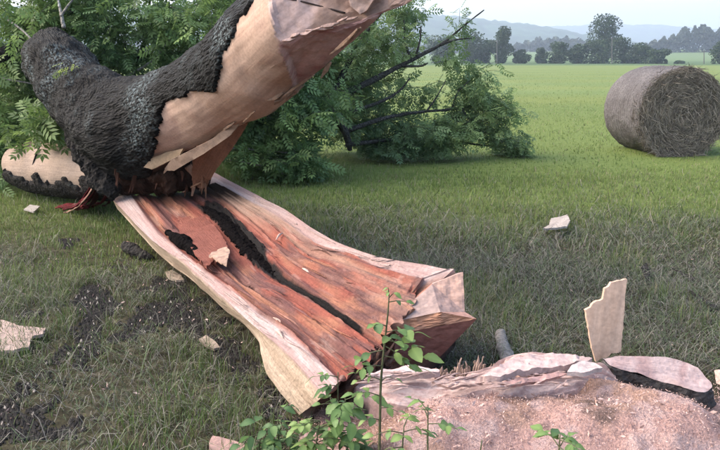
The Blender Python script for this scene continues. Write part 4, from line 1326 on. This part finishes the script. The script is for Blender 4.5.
# ------------------------------------------------------------------ sawdust
def heap_z(x, y):
    p = np.stack([x, y, np.zeros_like(x)], -1)
    # a bank leaning on the front of the stump, thinning to the right and to the front
    front_y = 2.54 + .06 * np.sin(x * 2.2) 
    h = .178 * np.exp(-((y - front_y) / .35) ** 2) * sstep(-.12, .35, x) * (1 - .40 * sstep(1.0, 1.9, x))
    h = h + .10 * np.exp(-((x - .95) / .45) ** 2 - ((y - 2.45) / .3) ** 2)
    # a buttress root runs out to the right under the dust
    ax_, ay_ = .92, 2.86; bx_, by_ = 1.28, 2.60
    tt = np.clip(((x - ax_) * (bx_ - ax_) + (y - ay_) * (by_ - ay_)) / ((bx_ - ax_) ** 2 + (by_ - ay_) ** 2), 0, 1)
    dd = np.hypot(x - ax_ - tt * (bx_ - ax_), y - ay_ - tt * (by_ - ay_))
    h = h * (.65 + .7 * fbm(p, 3, 3.2, 4)) + .12 * np.exp(-(dd / .07) ** 2) * (1 - .8 * tt)
    fade = sstep(1.45, 1.8, y) * (1 - sstep(3.05, 3.5, y)) * sstep(-.55, -.05, x + (fbm(p, 3, 4, 9) - .5) * .4) * (1 - sstep(1.7, 2.3, x))
    return h, fade


def build_sawdust():
    xs = np.linspace(-.7, 2.4, 280); ys = np.linspace(1.5, 3.6, 200)
    X, Y = np.meshgrid(xs, ys)
    h, fade = heap_z(X, Y)
    p = np.stack([X, Y, X * 0], -1)
    Z = ground_z(X, Y) + h * fade + (fbm(p, 4, 30, 3) - .5) * .022 + (fbm(p, 3, 8, 13) - .5) * .03 - .03 + .05 * fade
    c = mixc(np.array([.64, .42, .37]), np.array([.56, .37, .29]), sstep(.4, .6, fbm(p, 3, 3, 2)))
    c = mixc(c, np.array([.70, .51, .47]), sstep(.5, .7, fbm(p, 4, 14, 5)))
    c = mixc(c, np.array([.06, .056, .054]), sstep(.64, .72, fbm(p * [1, 1.6, 1], 4, 4.2, 31)) * .6)
    V = np.stack([X, Y, Z], -1)
    G = gridfaces(len(ys), len(xs)); keep = (fade.ravel() > .02)[G].any(1)
    tag(mobj('sawdust', V, [tuple(f) for f in G[keep]], M_SAWDUST, col=c, gr=V), kind='stuff')
    # coarse chips and flakes
    r = np.random.default_rng(6)
    N = 70000
    x = r.uniform(-.7, 2.3, N); y = r.uniform(1.6, 3.4, N)
    h, fade = heap_z(x, y)
    ok = r.random(N) < np.clip(fade * 1.2, .0, 1) ** 1.0 * .9 + .03
    x, y, h, fade = x[ok], y[ok], h[ok], fade[ok]; N = len(x)
    z = ground_z(x, y) + h * fade + .03 * fade + r.uniform(-.012, .006, N)
    s = r.uniform(.0014, .0038, N) * (1 + (r.random(N) < .05) * r.uniform(.5, 2.6, N))
    d1 = r.normal(size=(N, 3)); d1 /= np.linalg.norm(d1, axis=1)[:, None]
    d2 = np.cross(d1, r.normal(size=(N, 3))); d2 /= np.linalg.norm(d2, axis=1)[:, None]
    c0 = np.stack([x, y, z], -1)
    q = np.stack([c0 - d1 * s[:, None] * 1.6, c0 + d2 * s[:, None] * .6, c0 + d1 * s[:, None] * 1.6, c0 - d2 * s[:, None] * .6], 1)
    k = (np.arange(N) * 4)[:, None]
    # a few bits thrown out over the grass
    Nn = 1500
    xx = r.uniform(-3.2, 3.0, Nn); yy = r.uniform(2.3, 6.5, Nn)
    s2 = r.uniform(.003, .010, Nn)
    e1 = r.normal(size=(Nn, 3)); e1 /= np.linalg.norm(e1, axis=1)[:, None]
    e2 = np.cross(e1, r.normal(size=(Nn, 3))); e2 /= np.linalg.norm(e2, axis=1)[:, None]
    k0 = np.stack([xx, yy, ground_z(xx, yy) + .02], -1)
    q2 = np.stack([k0 - e1 * s2[:, None] * 1.8, k0 + e2 * s2[:, None] * .5, k0 + e1 * s2[:, None] * 1.8, k0 - e2 * s2[:, None] * .5], 1)
    q = np.concatenate([q, q2]); N = N + Nn; k = (np.arange(N) * 4)[:, None]
    cc = mixc(np.array([.32, .20, .165]), np.array([.52, .375, .335]), r.uniform(0, 1, N))
    tag(mobj('wood_flakes', q, k + np.arange(4)[None], M_STRAW, smooth=False, col=np.repeat(cc[:, None], 4, 1)), kind='stuff')


build_sawdust()

# ------------------------------------------------------------------ shards and chips lying about
def chip(name, pts, thick, mat, col, label, cat='wood chip', seed=0.0, bend=0.0, grain=None, rough=.004):
    o = plate(name, pts, thick, mat, None, col=col, bend=bend, seed=seed, rough=rough, grain=grain)
    return tag(o, label, cat)


base_y = 3.20
chip('wood_shard', [ay(x, y, base_y + dy) for x, y, dy in ((596, 362, 0), (590, 340, .01), (585, 310, .03), (594, 303, .03), (602, 299, .04), (605, 289, .04), (611, 283, .05), (627, 279, .06), (624, 300, .04), (623, 325, .02), (621, 351, 0), (604, 358, 0))],
     .022, M_PEEL, (.66, .48, .365), 'tall pale wood shard standing upright behind the stump', 'wood shard', 3.0, .006, (.08, .1, .99), .0022)
g = lambda x, y, z=.03: az(x, y, z)
chip('wood_chip', [g(-14, 322, .06), g(4, 321, .07), g(20, 326, .07), g(32, 328, .06), g(46, 331, .05), g(44, 336, .05), g(33, 338, .05), g(28, 348, .05), g(10, 351, .05), g(-14, 354, .05)], .018, M_PALE, (.56, .43, .37), 'large pale wood chip on the grass at the left picture edge', seed=2.0)
chip('wood_chip', [g(543, 229, .10), g(549, 226, .10), g(551, 219, .11), g(558, 218, .11), g(567, 216, .10), g(570, 221, .10), g(567, 227, .09), g(556, 229, .09)], .02, M_PALE, (.54, .47, .40), 'small whitish wood chip alone on the grass below the hay bale', seed=4.0)
chip('wood_chip', [g(199, 340), g(206, 336), g(214, 341), g(220, 348), g(214, 350), g(205, 346)], .014, M_PALE, (.42, .34, .27), 'small pale chip on the grass left of the slab side', seed=5.0)
chip('wood_chip', [g(165, 273), g(172, 271), g(181, 276), g(184, 281), g(176, 281), g(168, 278)], .016, M_PALE, (.40, .33, .26), 'small beige chip on the grass beside the far half of the slab', seed=6.0)
chip('wood_chip', [g(209, 447, .07), g(213, 437, .09), g(228, 441, .08), g(246, 449, .06), g(252, 462, .05), g(212, 466, .05)], .03, M_PALE, (.50, .33, .28), 'pink wood board piece at the bottom picture edge among weeds', seed=7.0)
chip('wood_chip', [g(716, 372, .08), g(720, 370, .1), g(730, 376, .1), g(728, 388, .06), g(717, 384, .05)], .02, M_PALE, (.58, .45, .39), 'pale wood chip at the right picture edge beyond the slice', seed=8.0)
chip('wood_chip', [g(24, 210, .05), g(30, 205, .06), g(40, 207, .05), g(34, 212, .05)], .015, M_PALE, (.5, .46, .42), 'tiny grey chip on the grass left of the red fibres', seed=9.0)
chip('bark_flake', [g(690, 292, .05), g(700, 296, .06), g(716, 306, .05), g(719, 312, .03), g(708, 309, .03), g(695, 300, .03)], .03, M_BARK2, None, 'dark bark flake on the dry grass near the right picture edge', 'bark', seed=10.0, rough=.012)
chip('bark_flake', [g(674, 270, .05), g(684, 273, .06), g(700, 280, .05), g(702, 283, .03), g(690, 281, .03)], .025, M_BARK2, None, 'thin dark bark flake above the other on the dry grass', 'bark', seed=11.0, rough=.01)
chip('bark_flake', [g(641, 268, .05), g(647, 264, .06), g(650, 275, .05), g(646, 281, .03)], .02, M_BARK2, None, 'short dark bark flake above the upright shard', 'bark', seed=13.0, rough=.01)
lg = thing('short_branch', az(504, 362), 'short grey bark-covered branch stub lying behind the stump splinters', 'branch')
V_, F_ = tube_geo([az(509, 366, .06), az(505, 352, .07), az(502, 342, .07), az(500, 333, .06)], [.035, .036, .034, .03], 30, 12, .012, 2)
mobj('bark', V_, F_, plain('grey_bark', (.16, .145, .13), .9, .4, 40, .6), lg)
lg = thing('broken_stick', az(132, 250), 'dark broken stick with a pale raw end on the grass left of the slab', 'stick')
V_, F_ = tube_geo([az(125, 246, .07), az(133, 250, .06), az(146, 256, .04), az(154, 259, .02)], [.045, .05, .035, .015], 24, 10, .016, 4)
mobj('bark', V_, F_, M_BARK2, lg)
V_, F_ = tube_geo([az(123, 245, .07), az(126, 246, .07), az(129, 248, .065)], [.02, .047, .04], 8, 10, .006, 5)
mobj('raw_end', V_, F_, M_PALE, lg, col=np.tile([.55, .34, .26], (len(V_), 1)), gr=V_)

# ------------------------------------------------------------------ young plants in front
def leaflet_mesh(name, ln, wd, c):
    prof = [(0, .0), (.10, .36), (.22, .72), (.3, .70), (.42, .92), (.5, .86), (.62, .80), (.7, .64), (.8, .50), (.88, .30), (1, 0)]
    V, Fq, C = [], [], []
    for (s, w) in prof:
        z = .07 * math.sin(s * 5) * ln - .16 * ln * s * s
        V += [(-w * wd, s * ln, z + .12 * wd * w), (0, s * ln, z - .05 * wd), (w * wd, s * ln, z + .12 * wd * w)]
        C += [np.array(c) * 1.0, np.array(c) * 1.25, np.array(c) * .95]
    for i in range(len(prof) - 1):
        a = i * 3
        Fq += [(a, a + 1, a + 4, a + 3), (a + 1, a + 2, a + 5, a + 4)]
    return mesh_data(name, np.array(V), Fq, M_LEAF, True, col=np.array(C))


LEAFLETS = [leaflet_mesh('leaflet', .085, .026, c) for c in ((.12, .20, .065), (.15, .235, .075), (.085, .15, .055), (.175, .255, .08))]
M_STEM = plain('green_stem', (.07, .075, .035), .6, .3, 60, .1)


def leaf(parent, base, dirv, ln, n_pair, size, droop, r, tone=None, lab=None):
    base = np.asarray(base, float); d = np.asarray(dirv, float); d /= np.linalg.norm(d)
    pts = [base, base + d * ln * .5 + np.array([0, 0, .02 * ln]), base + d * ln - np.array([0, 0, droop * ln])]
    pet = tube('leaf', pts, [.0022, .0018, .001], M_STEM, parent, 8, 5)
    P = catmull(pts, 21)
    hd = math.atan2(-d[0], d[1])
    pos = [(1.0, 0)]
    for k in range(n_pair):
        f = .45 + .5 * k / max(1, n_pair)
        pos += [(f, 1), (f, -1)]
    for f, s in pos:
        p = P[int(f * 20)]
        o = bpy.data.objects.new('leaflet', LEAFLETS[tone if tone is not None and r.random() < .7 else r.randrange(4)])
        COL.objects.link(o)
        o.parent = pet
        o.matrix_parent_inverse = Matrix.Translation(-root_loc(pet))
        o.location = p
        o.rotation_euler = (r.uniform(-.5, .25), r.uniform(-.45, .45), hd + s * r.uniform(-1.25, -.85) if s else hd + r.uniform(-.2, .2))
        k = size * r.uniform(.62, .98)
        o.scale = (k * r.uniform(.85, 1.2), k, k)
    return pet


def plant(name, stem_pts, rad, leaves, label, cat, seed):
    r = random.Random(seed)
    t = thing(name, stem_pts[0], label, cat)
    tube('stem', stem_pts, rad, M_STEM, t, 22, 7, rad[0] * .1, seed)
    for L in leaves:
        leaf(t, *L, r)
    return t


Y0 = 2.40
st = [ay(379, 452, Y0), ay(380, 418, Y0 + .01), ay(381, 380, Y0 + .015), ay(385, 340, Y0 + .02), ay(388, 312, Y0 + .02), ay(389, 296, Y0 + .02)]
st[0][2] = min(st[0][2], 0.05)
lv = []
def L_(px, py, y, dx, dz, ln, np_, size, droop, dy=-.1): lv.append((ay(px, py, y), (dx, dy, dz), ln, np_, size, droop))
L_(386, 332, Y0 + .02, 1.0, .15, .10, 2, .95, .15)
L_(385, 340, Y0 + .02, 1.0, -.15, .14, 2, 1.0, .2, -.3)
L_(385, 346, Y0 + .02, .8, -.5, .10, 1, .95, .2, -.2)
L_(384, 350, Y0 + .02, -1.0, -.35, .12, 2, .75, .25, .1)
L_(385, 336, Y0 + .02, .5, .0, .05, 1, .9, .15, -.6)
L_(389, 302, Y0 + .02, .8, .1, .06, 1, .5, .1, 0)
L_(389, 296, Y0 + .02, -.1, 1, .03, 1, .38, .0, 0)
L_(389, 298, Y0 + .02, .5, .7, .03, 0, .45, .0, -.3)
L_(386, 326, Y0 + .02, -.5, .3, .06, 2, .7, .15, -.4)
L_(384, 356, Y0 + .02, .9, -.2, .12, 3, .75, .2, -.1)
L_(382, 366, Y0 + .015, -.8, .1, .10, 2, .65, .25, -.3)
L_(380, 396, Y0 + .01, -.9, .3, .10, 2, .75, .2, -.1)
L_(380, 382, Y0 + .015, .6, .5, .07, 0, .5, .3, -.2)
L_(381, 380, Y0 + .015, -.9, .3, .09, 1, .5, .3, -.1)
L_(379, 408, Y0 + .01, .8, .1, .07, 1, .6, .2, -.2)
L_(380, 420, Y0 + .01, -.7, .25, .06, 1, .6, .2, -.2)
plant('ash_sapling', st, [.0055, .005, .0045, .0035, .003, .002], lv, 'tall thin green sapling with fresh leaves before the slab end', 'sapling', 3)

def bushy(name, base_px, top, n, spread, size, seed, label, y, tone, pairs=(1, 2), ln=(.05, .11)):
    r = random.Random(seed)
    a = az(base_px[0], base_px[1], .0) if y is None else ay(base_px[0], base_px[1], y)
    a[2] = min(a[2], float(ground_z(a[0], a[1])) + .0)
    b_ = ay(top[0], top[1], a[1] + .02)
    t = thing(name, a, label, 'plant')
    tube('stem', [a, (a + b_) / 2 + np.array([r.uniform(-.02, .02), 0, 0]), b_], [.004, .0035, .002], M_STEM, t, 14, 6)
    for k in range(n):
        f = r.uniform(.2, 1.0)
        p = a + (b_ - a) * f
        an = r.uniform(0, 2 * math.pi)
        leaf(t, p, (math.cos(an) * spread, math.sin(an) * spread - .25, r.uniform(-.1, .55)), r.uniform(*ln), r.randint(*pairs), size * r.uniform(.75, 1.2), r.uniform(.1, .3), r, tone)


bushy('leafy_weed', (352, 448), (345, 398), 20, 1.0, .85, 5, 'bushy green weed at the near corner of the slab beside the sapling', 2.50, 0)
bushy('leafy_weed', (330, 446), (338, 372), 12, .7, .6, 6, 'slim weed climbing before the white lip corner of the slab', 2.55, 2)
bushy('leafy_weed', (315, 452), (320, 420), 15, 1.0, .75, 7, 'low green weed left of the bushy one at the bottom edge', 2.45, 3)
bushy('leafy_weed', (285, 452), (278, 410), 13, 1.0, .7, 8, 'dark green weed in the shade below the pale slab side', 2.50, 2)
bushy('leafy_weed', (256, 455), (262, 424), 12, 1.0, .7, 9, 'small weed just right of the pink board piece', 2.48, 2)
bushy('leafy_weed', (427, 450), (428, 405), 8, 1.0, .6, 10, 'small weed growing out of the sawdust right of the sapling', 2.2, 0)
bushy('leafy_weed', (400, 452), (404, 426), 10, 1.0, .65, 11, 'low weed at the foot of the sapling in the sawdust', 2.2, 3)
bushy('leafy_weed', (558, 480), (560, 434), 12, 1.3, .85, 12, 'bright green leafy weed below the stump at the bottom edge', 2.05, 1, (2, 3), (.08, .14))
bushy('leafy_weed', (480, 470), (482, 440), 5, 1.0, .5, 14, 'low weed in the sawdust left of the bright leafy one', 2.1, 0)

# ------------------------------------------------------------------ grass
SLAB_POLY = np.concatenate([(SLAB_B * .86 + SLAB_G * .14)[:, :2], (SLAB_B * .05 + SLAB_G * .95)[::-1, :2]])
SLICE_POLY = np.array([az(x, y, .05)[:2] for x, y in ((604, 366), (640, 362), (690, 366), (712, 392), (700, 402), (655, 394), (610, 380))])
STUMP_POLY = np.array([az(x, y, .15)[:2] for x, y in ((350, 372), (405, 364), (520, 350), (600, 354), (625, 372), (600, 396), (450, 410), (360, 396))])
SOIL_SHADE = [(np.array([az(x, y)[:2] for x, y in ((84, 290), (106, 288), (113, 305), (107, 330), (96, 352), (90, 372), (72, 368), (70, 345), (78, 315))])),
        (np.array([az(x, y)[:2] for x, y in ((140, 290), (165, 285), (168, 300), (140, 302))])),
        (np.array([az(x, y)[:2] for x, y in ((150, 275), (186, 285), (225, 320), (262, 372), (300, 425), (280, 428), (236, 380), (196, 338), (160, 306))])),  # soil beside the slab; its dark crumbs also paint in the slab's shadow
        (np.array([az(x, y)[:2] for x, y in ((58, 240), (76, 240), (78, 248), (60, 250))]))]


def soil_shade_mask(x, y):
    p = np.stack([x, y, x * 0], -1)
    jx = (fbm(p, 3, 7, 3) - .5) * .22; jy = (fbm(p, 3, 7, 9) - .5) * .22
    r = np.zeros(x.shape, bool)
    for k, s in enumerate(SOIL_SHADE):
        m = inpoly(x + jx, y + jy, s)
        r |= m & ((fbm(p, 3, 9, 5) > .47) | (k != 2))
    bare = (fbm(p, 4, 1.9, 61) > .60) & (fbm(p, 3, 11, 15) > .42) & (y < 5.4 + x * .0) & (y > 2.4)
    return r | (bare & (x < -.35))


def grass(name, N, ymin, ymax, hmean, wmean, kind, seed, xs=.72, fin=.01, fout=.01):
    r = np.random.default_rng(seed)
    y = np.sqrt(r.uniform(ymin ** 2, ymax ** 2, N)); x = r.uniform(-1, 1, N) * (y * xs + .8)
    p = np.stack([x, y, x * 0], -1)
    px, py = proj(np.stack([x, y, x * 0], -1))
    clump = fbm(p, 3, 2.4, 1.0 + kind); patch = fbm(p, 3, .7, 4.0); fineN = fbm(p, 2, 9, 2.0)
    # how green and upright the grass is: lush farther out, flattened and dry in front
    lush = np.where(x < -.3 - .2 * (y - 3), sstep(4.4, 6.2, y + (patch - .5) * 4.5), sstep(5.6, 8.4, y + (patch - .5) * 4.5))
    weedy = sstep(.46, .60, clump) * (1 - lush)
    if kind == 0:        # standing blades
        keep = r.random(N) < (.30 + .70 * np.maximum(lush, weedy)) * (.35 + 1.1 * sstep(.3, .6, fineN))
        near_slab = np.exp(-((x + .75) / .7) ** 2 - ((y - 3.7) / 1.2) ** 2)
        keep &= ~((near_slab > .5) & (r.random(N) < .2))
    else:                # cut, flattened stalks
        keep = r.random(N) < (1 - lush * .93) * (.6 + .6 * sstep(.25, .55, patch + (fineN - .5) * .6)) * (1 - .3 * weedy)
    keep &= r.random(N) < sstep(ymin, ymin + fin, y) * (1 - sstep(ymax - fout, ymax, y))
    keep &= ~(inpoly(x, y, SLAB_POLY)) & ~inpoly(x, y, SLICE_POLY) & ~inpoly(x, y, STUMP_POLY)
    keep &= ~(soil_shade_mask(x, y) & (r.random(N) < .88))
    if kind == 1: keep &= (x > -.3) | (r.random(N) < .62)
    _, fade = heap_z(x, y)
    keep &= r.random(N) > fade * 1.6
    bale = (np.abs(x - 5.25) < .55) & (np.abs(y - 12.65) < .62)
    keep &= ~bale
    x, y, lush, weedy, clump, patch, fineN = (a[keep] for a in (x, y, lush, weedy, clump, patch, fineN))
    N = len(x)
    base = np.stack([x, y, ground_z(x, y) - .006], -1)
    a = r.uniform(0, 2 * math.pi, N)
    if kind == 0:
        h = hmean * r.gamma(5, .2, N) * (.55 + .9 * clump) * (.7 + .5 * weedy)
        lean = np.abs(r.normal(.35, .3, N))
        wid = wmean * r.uniform(.6, 1.3, N)
    else:
        h = hmean * r.gamma(4, .25, N)
        lean = r.uniform(1.15, 1.55, N)
        wid = wmean * r.uniform(.5, 1.2, N)
        base[:, 2] += r.uniform(0.0, .035, N)
    d = np.stack([np.cos(a), np.sin(a), np.zeros(N)], -1)
    up = np.array([0, 0, 1.0])
    s = np.stack([-np.sin(a), np.cos(a), np.zeros(N)], -1)
    tw = r.normal(0, .7, N)[:, None]
    s = s * np.cos(tw) + d * np.sin(tw)
    m = base + (d * np.sin(lean * .6)[:, None] + up * np.cos(lean * .6)[:, None]) * (h * .55)[:, None]
    tip = m + (d * np.sin(lean * 1.25)[:, None] + up * np.cos(lean * 1.25)[:, None]) * (h * .5)[:, None]
    if kind == 1:
        tip[:, 2] = np.maximum(tip[:, 2], base[:, 2] + .004)
    V = np.stack([base - s * wid[:, None] * .5, base + s * wid[:, None] * .5, m + s * wid[:, None] * .4, m - s * wid[:, None] * .4, tip], 1)
    k = (np.arange(N) * 5)[:, None]
    F4 = np.concatenate([k + [0, 1, 2], k + [0, 2, 3], k + [3, 2, 4]])
    far = sstep(8, 30, y)
    if kind == 0:
        g1 = mixc(np.array([.09, .145, .034]), np.array([.21, .268, .072]), np.clip(patch * 1.1 - .1 + r.normal(0, .22, N), 0, 1))
        g1 = mixc(g1, np.array([.185, .24, .08]), far * .85)
        dry = r.random(N) < (.10 + .22 * (1 - lush)) * (1 - .7 * far) + .08 * sstep(.5, .65, patch)
        g1 = np.where(dry[:, None], np.array([.27, .24, .14])[None] * r.uniform(.6, 1.2, N)[:, None], g1)
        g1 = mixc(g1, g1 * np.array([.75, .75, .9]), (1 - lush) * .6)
    else:
        v = r.uniform(0, 1, N)
        g1 = mixc(np.array([.075, .068, .055]), np.array([.32, .29, .235]), v ** 1.3)
        g1 = np.where((r.random(N) < .45)[:, None], np.array([.095, .13, .06])[None] * r.uniform(.6, 1.4, N)[:, None], g1)
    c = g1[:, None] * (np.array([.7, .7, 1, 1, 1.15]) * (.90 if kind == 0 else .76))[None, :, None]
    return tag(mobj(name, V, F4, M_GRASS if kind == 0 else M_STRAW, smooth=False, col=c), kind='stuff')


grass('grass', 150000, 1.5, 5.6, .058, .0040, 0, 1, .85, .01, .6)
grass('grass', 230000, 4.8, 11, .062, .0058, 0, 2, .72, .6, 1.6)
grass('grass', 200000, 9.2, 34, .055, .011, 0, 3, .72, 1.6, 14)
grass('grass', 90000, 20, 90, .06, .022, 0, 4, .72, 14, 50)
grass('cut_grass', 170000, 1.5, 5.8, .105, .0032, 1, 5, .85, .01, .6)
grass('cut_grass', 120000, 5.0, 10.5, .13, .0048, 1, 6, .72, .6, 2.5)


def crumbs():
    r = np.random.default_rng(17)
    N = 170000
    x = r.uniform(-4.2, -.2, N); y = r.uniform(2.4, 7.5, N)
    k = soil_shade_mask(x, y); x, y = x[k], y[k]; N = len(x)
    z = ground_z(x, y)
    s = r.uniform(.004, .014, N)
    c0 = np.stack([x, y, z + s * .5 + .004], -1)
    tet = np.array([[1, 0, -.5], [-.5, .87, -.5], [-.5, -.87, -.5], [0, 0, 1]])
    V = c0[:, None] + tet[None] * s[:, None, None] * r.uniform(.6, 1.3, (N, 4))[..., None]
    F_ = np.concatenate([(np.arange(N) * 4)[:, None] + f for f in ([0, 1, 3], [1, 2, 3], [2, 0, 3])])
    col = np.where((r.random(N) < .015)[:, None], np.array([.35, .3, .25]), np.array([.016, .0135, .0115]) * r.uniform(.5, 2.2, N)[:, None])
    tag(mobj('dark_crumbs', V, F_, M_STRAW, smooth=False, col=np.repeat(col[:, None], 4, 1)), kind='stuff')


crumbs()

# ------------------------------------------------------------------ the far row of trees
def far_tree(name, px, base_py, top_py, half_px, y, label, seed, lobes=7, bottom=.12, col=((.02, .036, .018), (.05, .082, .035)), dens=1.0, airy=.0, cat='tree'):
    r = np.random.default_rng(seed)
    base = ay(px, base_py, y); top = ay(px, top_py, y)
    H = top[2] - base[2]; W = half_px * 1.25 * y / 720
    t = thing(name, base, label, cat, 'trees and bushes along the far field edge')
    tube('trunk', [base - [0, 0, .3], base + [0, 0, H * .35], base + [W * .08, 0, H * .75]], [max(.12, H * .02), H * .015, H * .006], M_BARK2, t, 10, 6)
    n = int((1800 + 240 * H) * dens)
    lc, lr = [], []
    for k in range(lobes):
        f = (k + .5) / lobes
        h = bottom + (1 - bottom) * f
        wr = math.sin(math.pi * min(.97, max(.16, .18 + .75 * (1 - f)))) ** .8
        lc.append(base + np.array([r.uniform(-.55, .55) * W * wr, r.uniform(-.5, .5) * W * wr, H * (h - .08 + r.uniform(-.06, .06))]))
        rr = W * r.uniform(.42, .66) * (0.6 + .5 * wr)
        lr.append(np.array([rr, rr, min(rr, H * .28) * r.uniform(.8, 1.1)]))
    lc, lr = np.array(lc), np.array(lr)
    k = r.integers(0, lobes, n)
    q = r.normal(size=(n, 3)); q /= np.linalg.norm(q, axis=1)[:, None]
    q *= (r.uniform(.2, 1.08, n) ** .45)[:, None]
    P = lc[k] + q * lr[k]
    P += (fbm(P, 2, .5, seed)[:, None] - .5) * 1.2
    ok = (P[:, 2] > base[2] + .15) & (P[:, 2] < top[2] + .4)
    ok &= fbm(P, 2, .7, seed + 4) > .30 + airy
    P = P[ok]; n = len(P)
    s = r.uniform(.18, .42, n)
    d1 = r.normal(size=(n, 3)); d1 /= np.linalg.norm(d1, axis=1)[:, None]
    d2 = np.cross(d1, r.normal(size=(n, 3))); d2 /= np.linalg.norm(d2, axis=1)[:, None]
    V = np.stack([P - d1 * s[:, None], P + d2 * s[:, None] * .7, P + d1 * s[:, None], P - d2 * s[:, None] * .7], 1)
    c = mixc(np.array(col[0]), np.array(col[1]), np.clip(fbm(P, 2, .6, seed) + r.normal(0, .15, n), 0, 1))
    o = mobj('crown', V, (np.arange(n) * 4)[:, None] + np.arange(4)[None], M_FAR, t, smooth=False, col=np.repeat(c[:, None], 4, 1))


GR2 = ((.035, .06, .032), (.065, .095, .05))
far_tree('field_tree', 470, 64, 33, 15, 252, 'broad dark tree just right of the bare limb tip', 1)
far_tree('field_tree', 440, 64, 36, 16, 258, 'dark tree behind the limb tip, leftmost of the far row', 2)
far_tree('field_tree', 486, 64, 41, 10, 256, 'low dark tree between the broad tree and the slim one', 12)
far_tree('field_tree', 501, 64, 27, 9, 250, 'tall slim tree at the left power pole on the far edge', 3, lobes=9)
far_tree('bush', 520, 64, 51, 8, 248, 'small round dark bush right of the slim tree', 4, lobes=5, cat='bush')
far_tree('bush', 539, 64, 49, 6.5, 250, 'small pale green bush with gaps, second right of slim tree', 5, lobes=5, col=GR2, airy=.08, cat='bush')
far_tree('field_tree', 556, 65, 43, 12, 248, 'round dark tree at the left end of the long clump', 6)
far_tree('field_tree', 578, 65, 45, 12, 246, 'dark tree left of the tallest far tree', 7)
far_tree('field_tree', 602, 64, 15, 15, 262, 'tallest airy tree rising above the far row', 8, lobes=11, bottom=.3, airy=.07, dens=1.2)
far_tree('field_tree', 597, 65, 41, 13, 246, 'rounded dark tree standing before the tallest one', 9)
far_tree('field_tree', 622, 65, 39, 12, 250, 'dark tree right of the tallest far tree behind a pole', 10)
far_tree('field_tree', 638, 65, 44, 9, 246, 'dark pointed tree above the hay bale', 11)
far_tree('bush', 656, 66, 50, 9, 240, 'round dark bush at the right end of the clump above the bale', 13, lobes=6, cat='bush')
far_tree('bush', 678, 66, 62, 6, 238, 'tiny low bush alone in the meadow right of the clump', 14, lobes=4, col=GR2, dens=.5, cat='bush')
far_tree('field_tree', 722, 67, 42, 10, 230, 'dark tree cut by the right picture edge', 15)

M_POLE = plain('grey_pole', (.10, .097, .09), .9, .15, 3, 0)
for px, b0, t0, lab in ((497, 64, 40, 'left power pole before the slim far tree'), (612, 67, 37, 'power pole before the tallest far tree'), (704, 66, 50, 'short power pole in the meadow near the right edge')):
    a = ay(px, b0, 235); b_ = ay(px, t0, 235)
    t = thing('utility_pole', a, lab, 'pole', 'power poles along the far field edge')
    tube('pole', [a - [0, 0, .3], (a + b_) / 2, b_], [.17, .15, .11], M_POLE, t, 6, 8)
    c_ = b_ - np.array([0, 0, .5])
    tube('crossarm', [c_ - [.8, 0, 0], c_, c_ + [.8, 0, 0]], [.06, .06, .06], M_POLE, t, 4, 6)
    for dx in (-.7, 0, .7):
        tube('insulator', [c_ + [dx, 0, .05], c_ + [dx, 0, .18], c_ + [dx, 0, .3]], [.04, .06, .04], M_POLE, t, 4, 6)


# a distant wood on the rise to the right, and the scrub between: read as one mass
def far_wood(name, px0, px1, y, topf, n, seed, s0):
    r = np.random.default_rng(seed)
    px = r.uniform(px0, px1, n)
    yy = y + r.uniform(-25, 25, n)
    gzv = ground_z((px - 360) / 720 * yy, yy)
    x = (px - 360) / 720 * yy
    ht = topf(px) * (.72 + .5 * vnoise(np.stack([px * .35, px * 0, px * 0 + seed], -1)))
    z = gzv + ht * r.uniform(0, 1, n) ** .7
    P = np.stack([x, yy, z], -1)
    s = s0 * r.uniform(.5, 1.2, n)
    d1 = r.normal(size=(n, 3)); d1 /= np.linalg.norm(d1, axis=1)[:, None]
    d2 = np.cross(d1, r.normal(size=(n, 3))); d2 /= np.linalg.norm(d2, axis=1)[:, None]
    V = np.stack([P - d1 * s[:, None], P + d2 * s[:, None], P + d1 * s[:, None], P - d2 * s[:, None]], 1)
    c = mixc(np.array([.02, .032, .02]), np.array([.045, .06, .035]), r.uniform(0, 1, n))
    tag(mobj(name, V, (np.arange(n) * 4)[:, None] + np.arange(4)[None], M_FAR, smooth=False, col=np.repeat(c[:, None], 4, 1)), kind='stuff')


far_wood('distant_wood', 636, 1100, 620, lambda p: 13 * sstep(630, 690, p) + 6, 26000, 3, 1.3)
far_wood('distant_wood', -200, 600, 760, lambda p: 10 + 4 * np.sin(p * .06), 26000, 5, 1.6)

# ------------------------------------------------------------------ haze in the evening air
def build_haze():
    x0, x1, y0, y1, z0, z1 = -4300, 4300, -60, 3900, -16, 150
    V = [(x, y, z) for z in (z0, z1) for y in (y0, y1) for x in (x0, x1)]
    Fq = [(0, 2, 3, 1), (4, 5, 7, 6), (0, 1, 5, 4), (2, 6, 7, 3), (0, 4, 6, 2), (1, 3, 7, 5)]
    m = bpy.data.materials.new('haze'); m.use_nodes = True
    n = m.node_tree.nodes; n.clear()
    out = n.new('ShaderNodeOutputMaterial'); pv = n.new('ShaderNodeVolumePrincipled')
    pv.inputs['Color'].default_value = (.72, .85, 1.0, 1)
    pv.inputs['Density'].default_value = .0004
    pv.inputs['Anisotropy'].default_value = .2
    m.node_tree.links.new(pv.outputs[0], out.inputs['Volume'])
    tag(mobj('haze', np.array(V, float), Fq, m, smooth=False), kind='stuff')


build_haze()
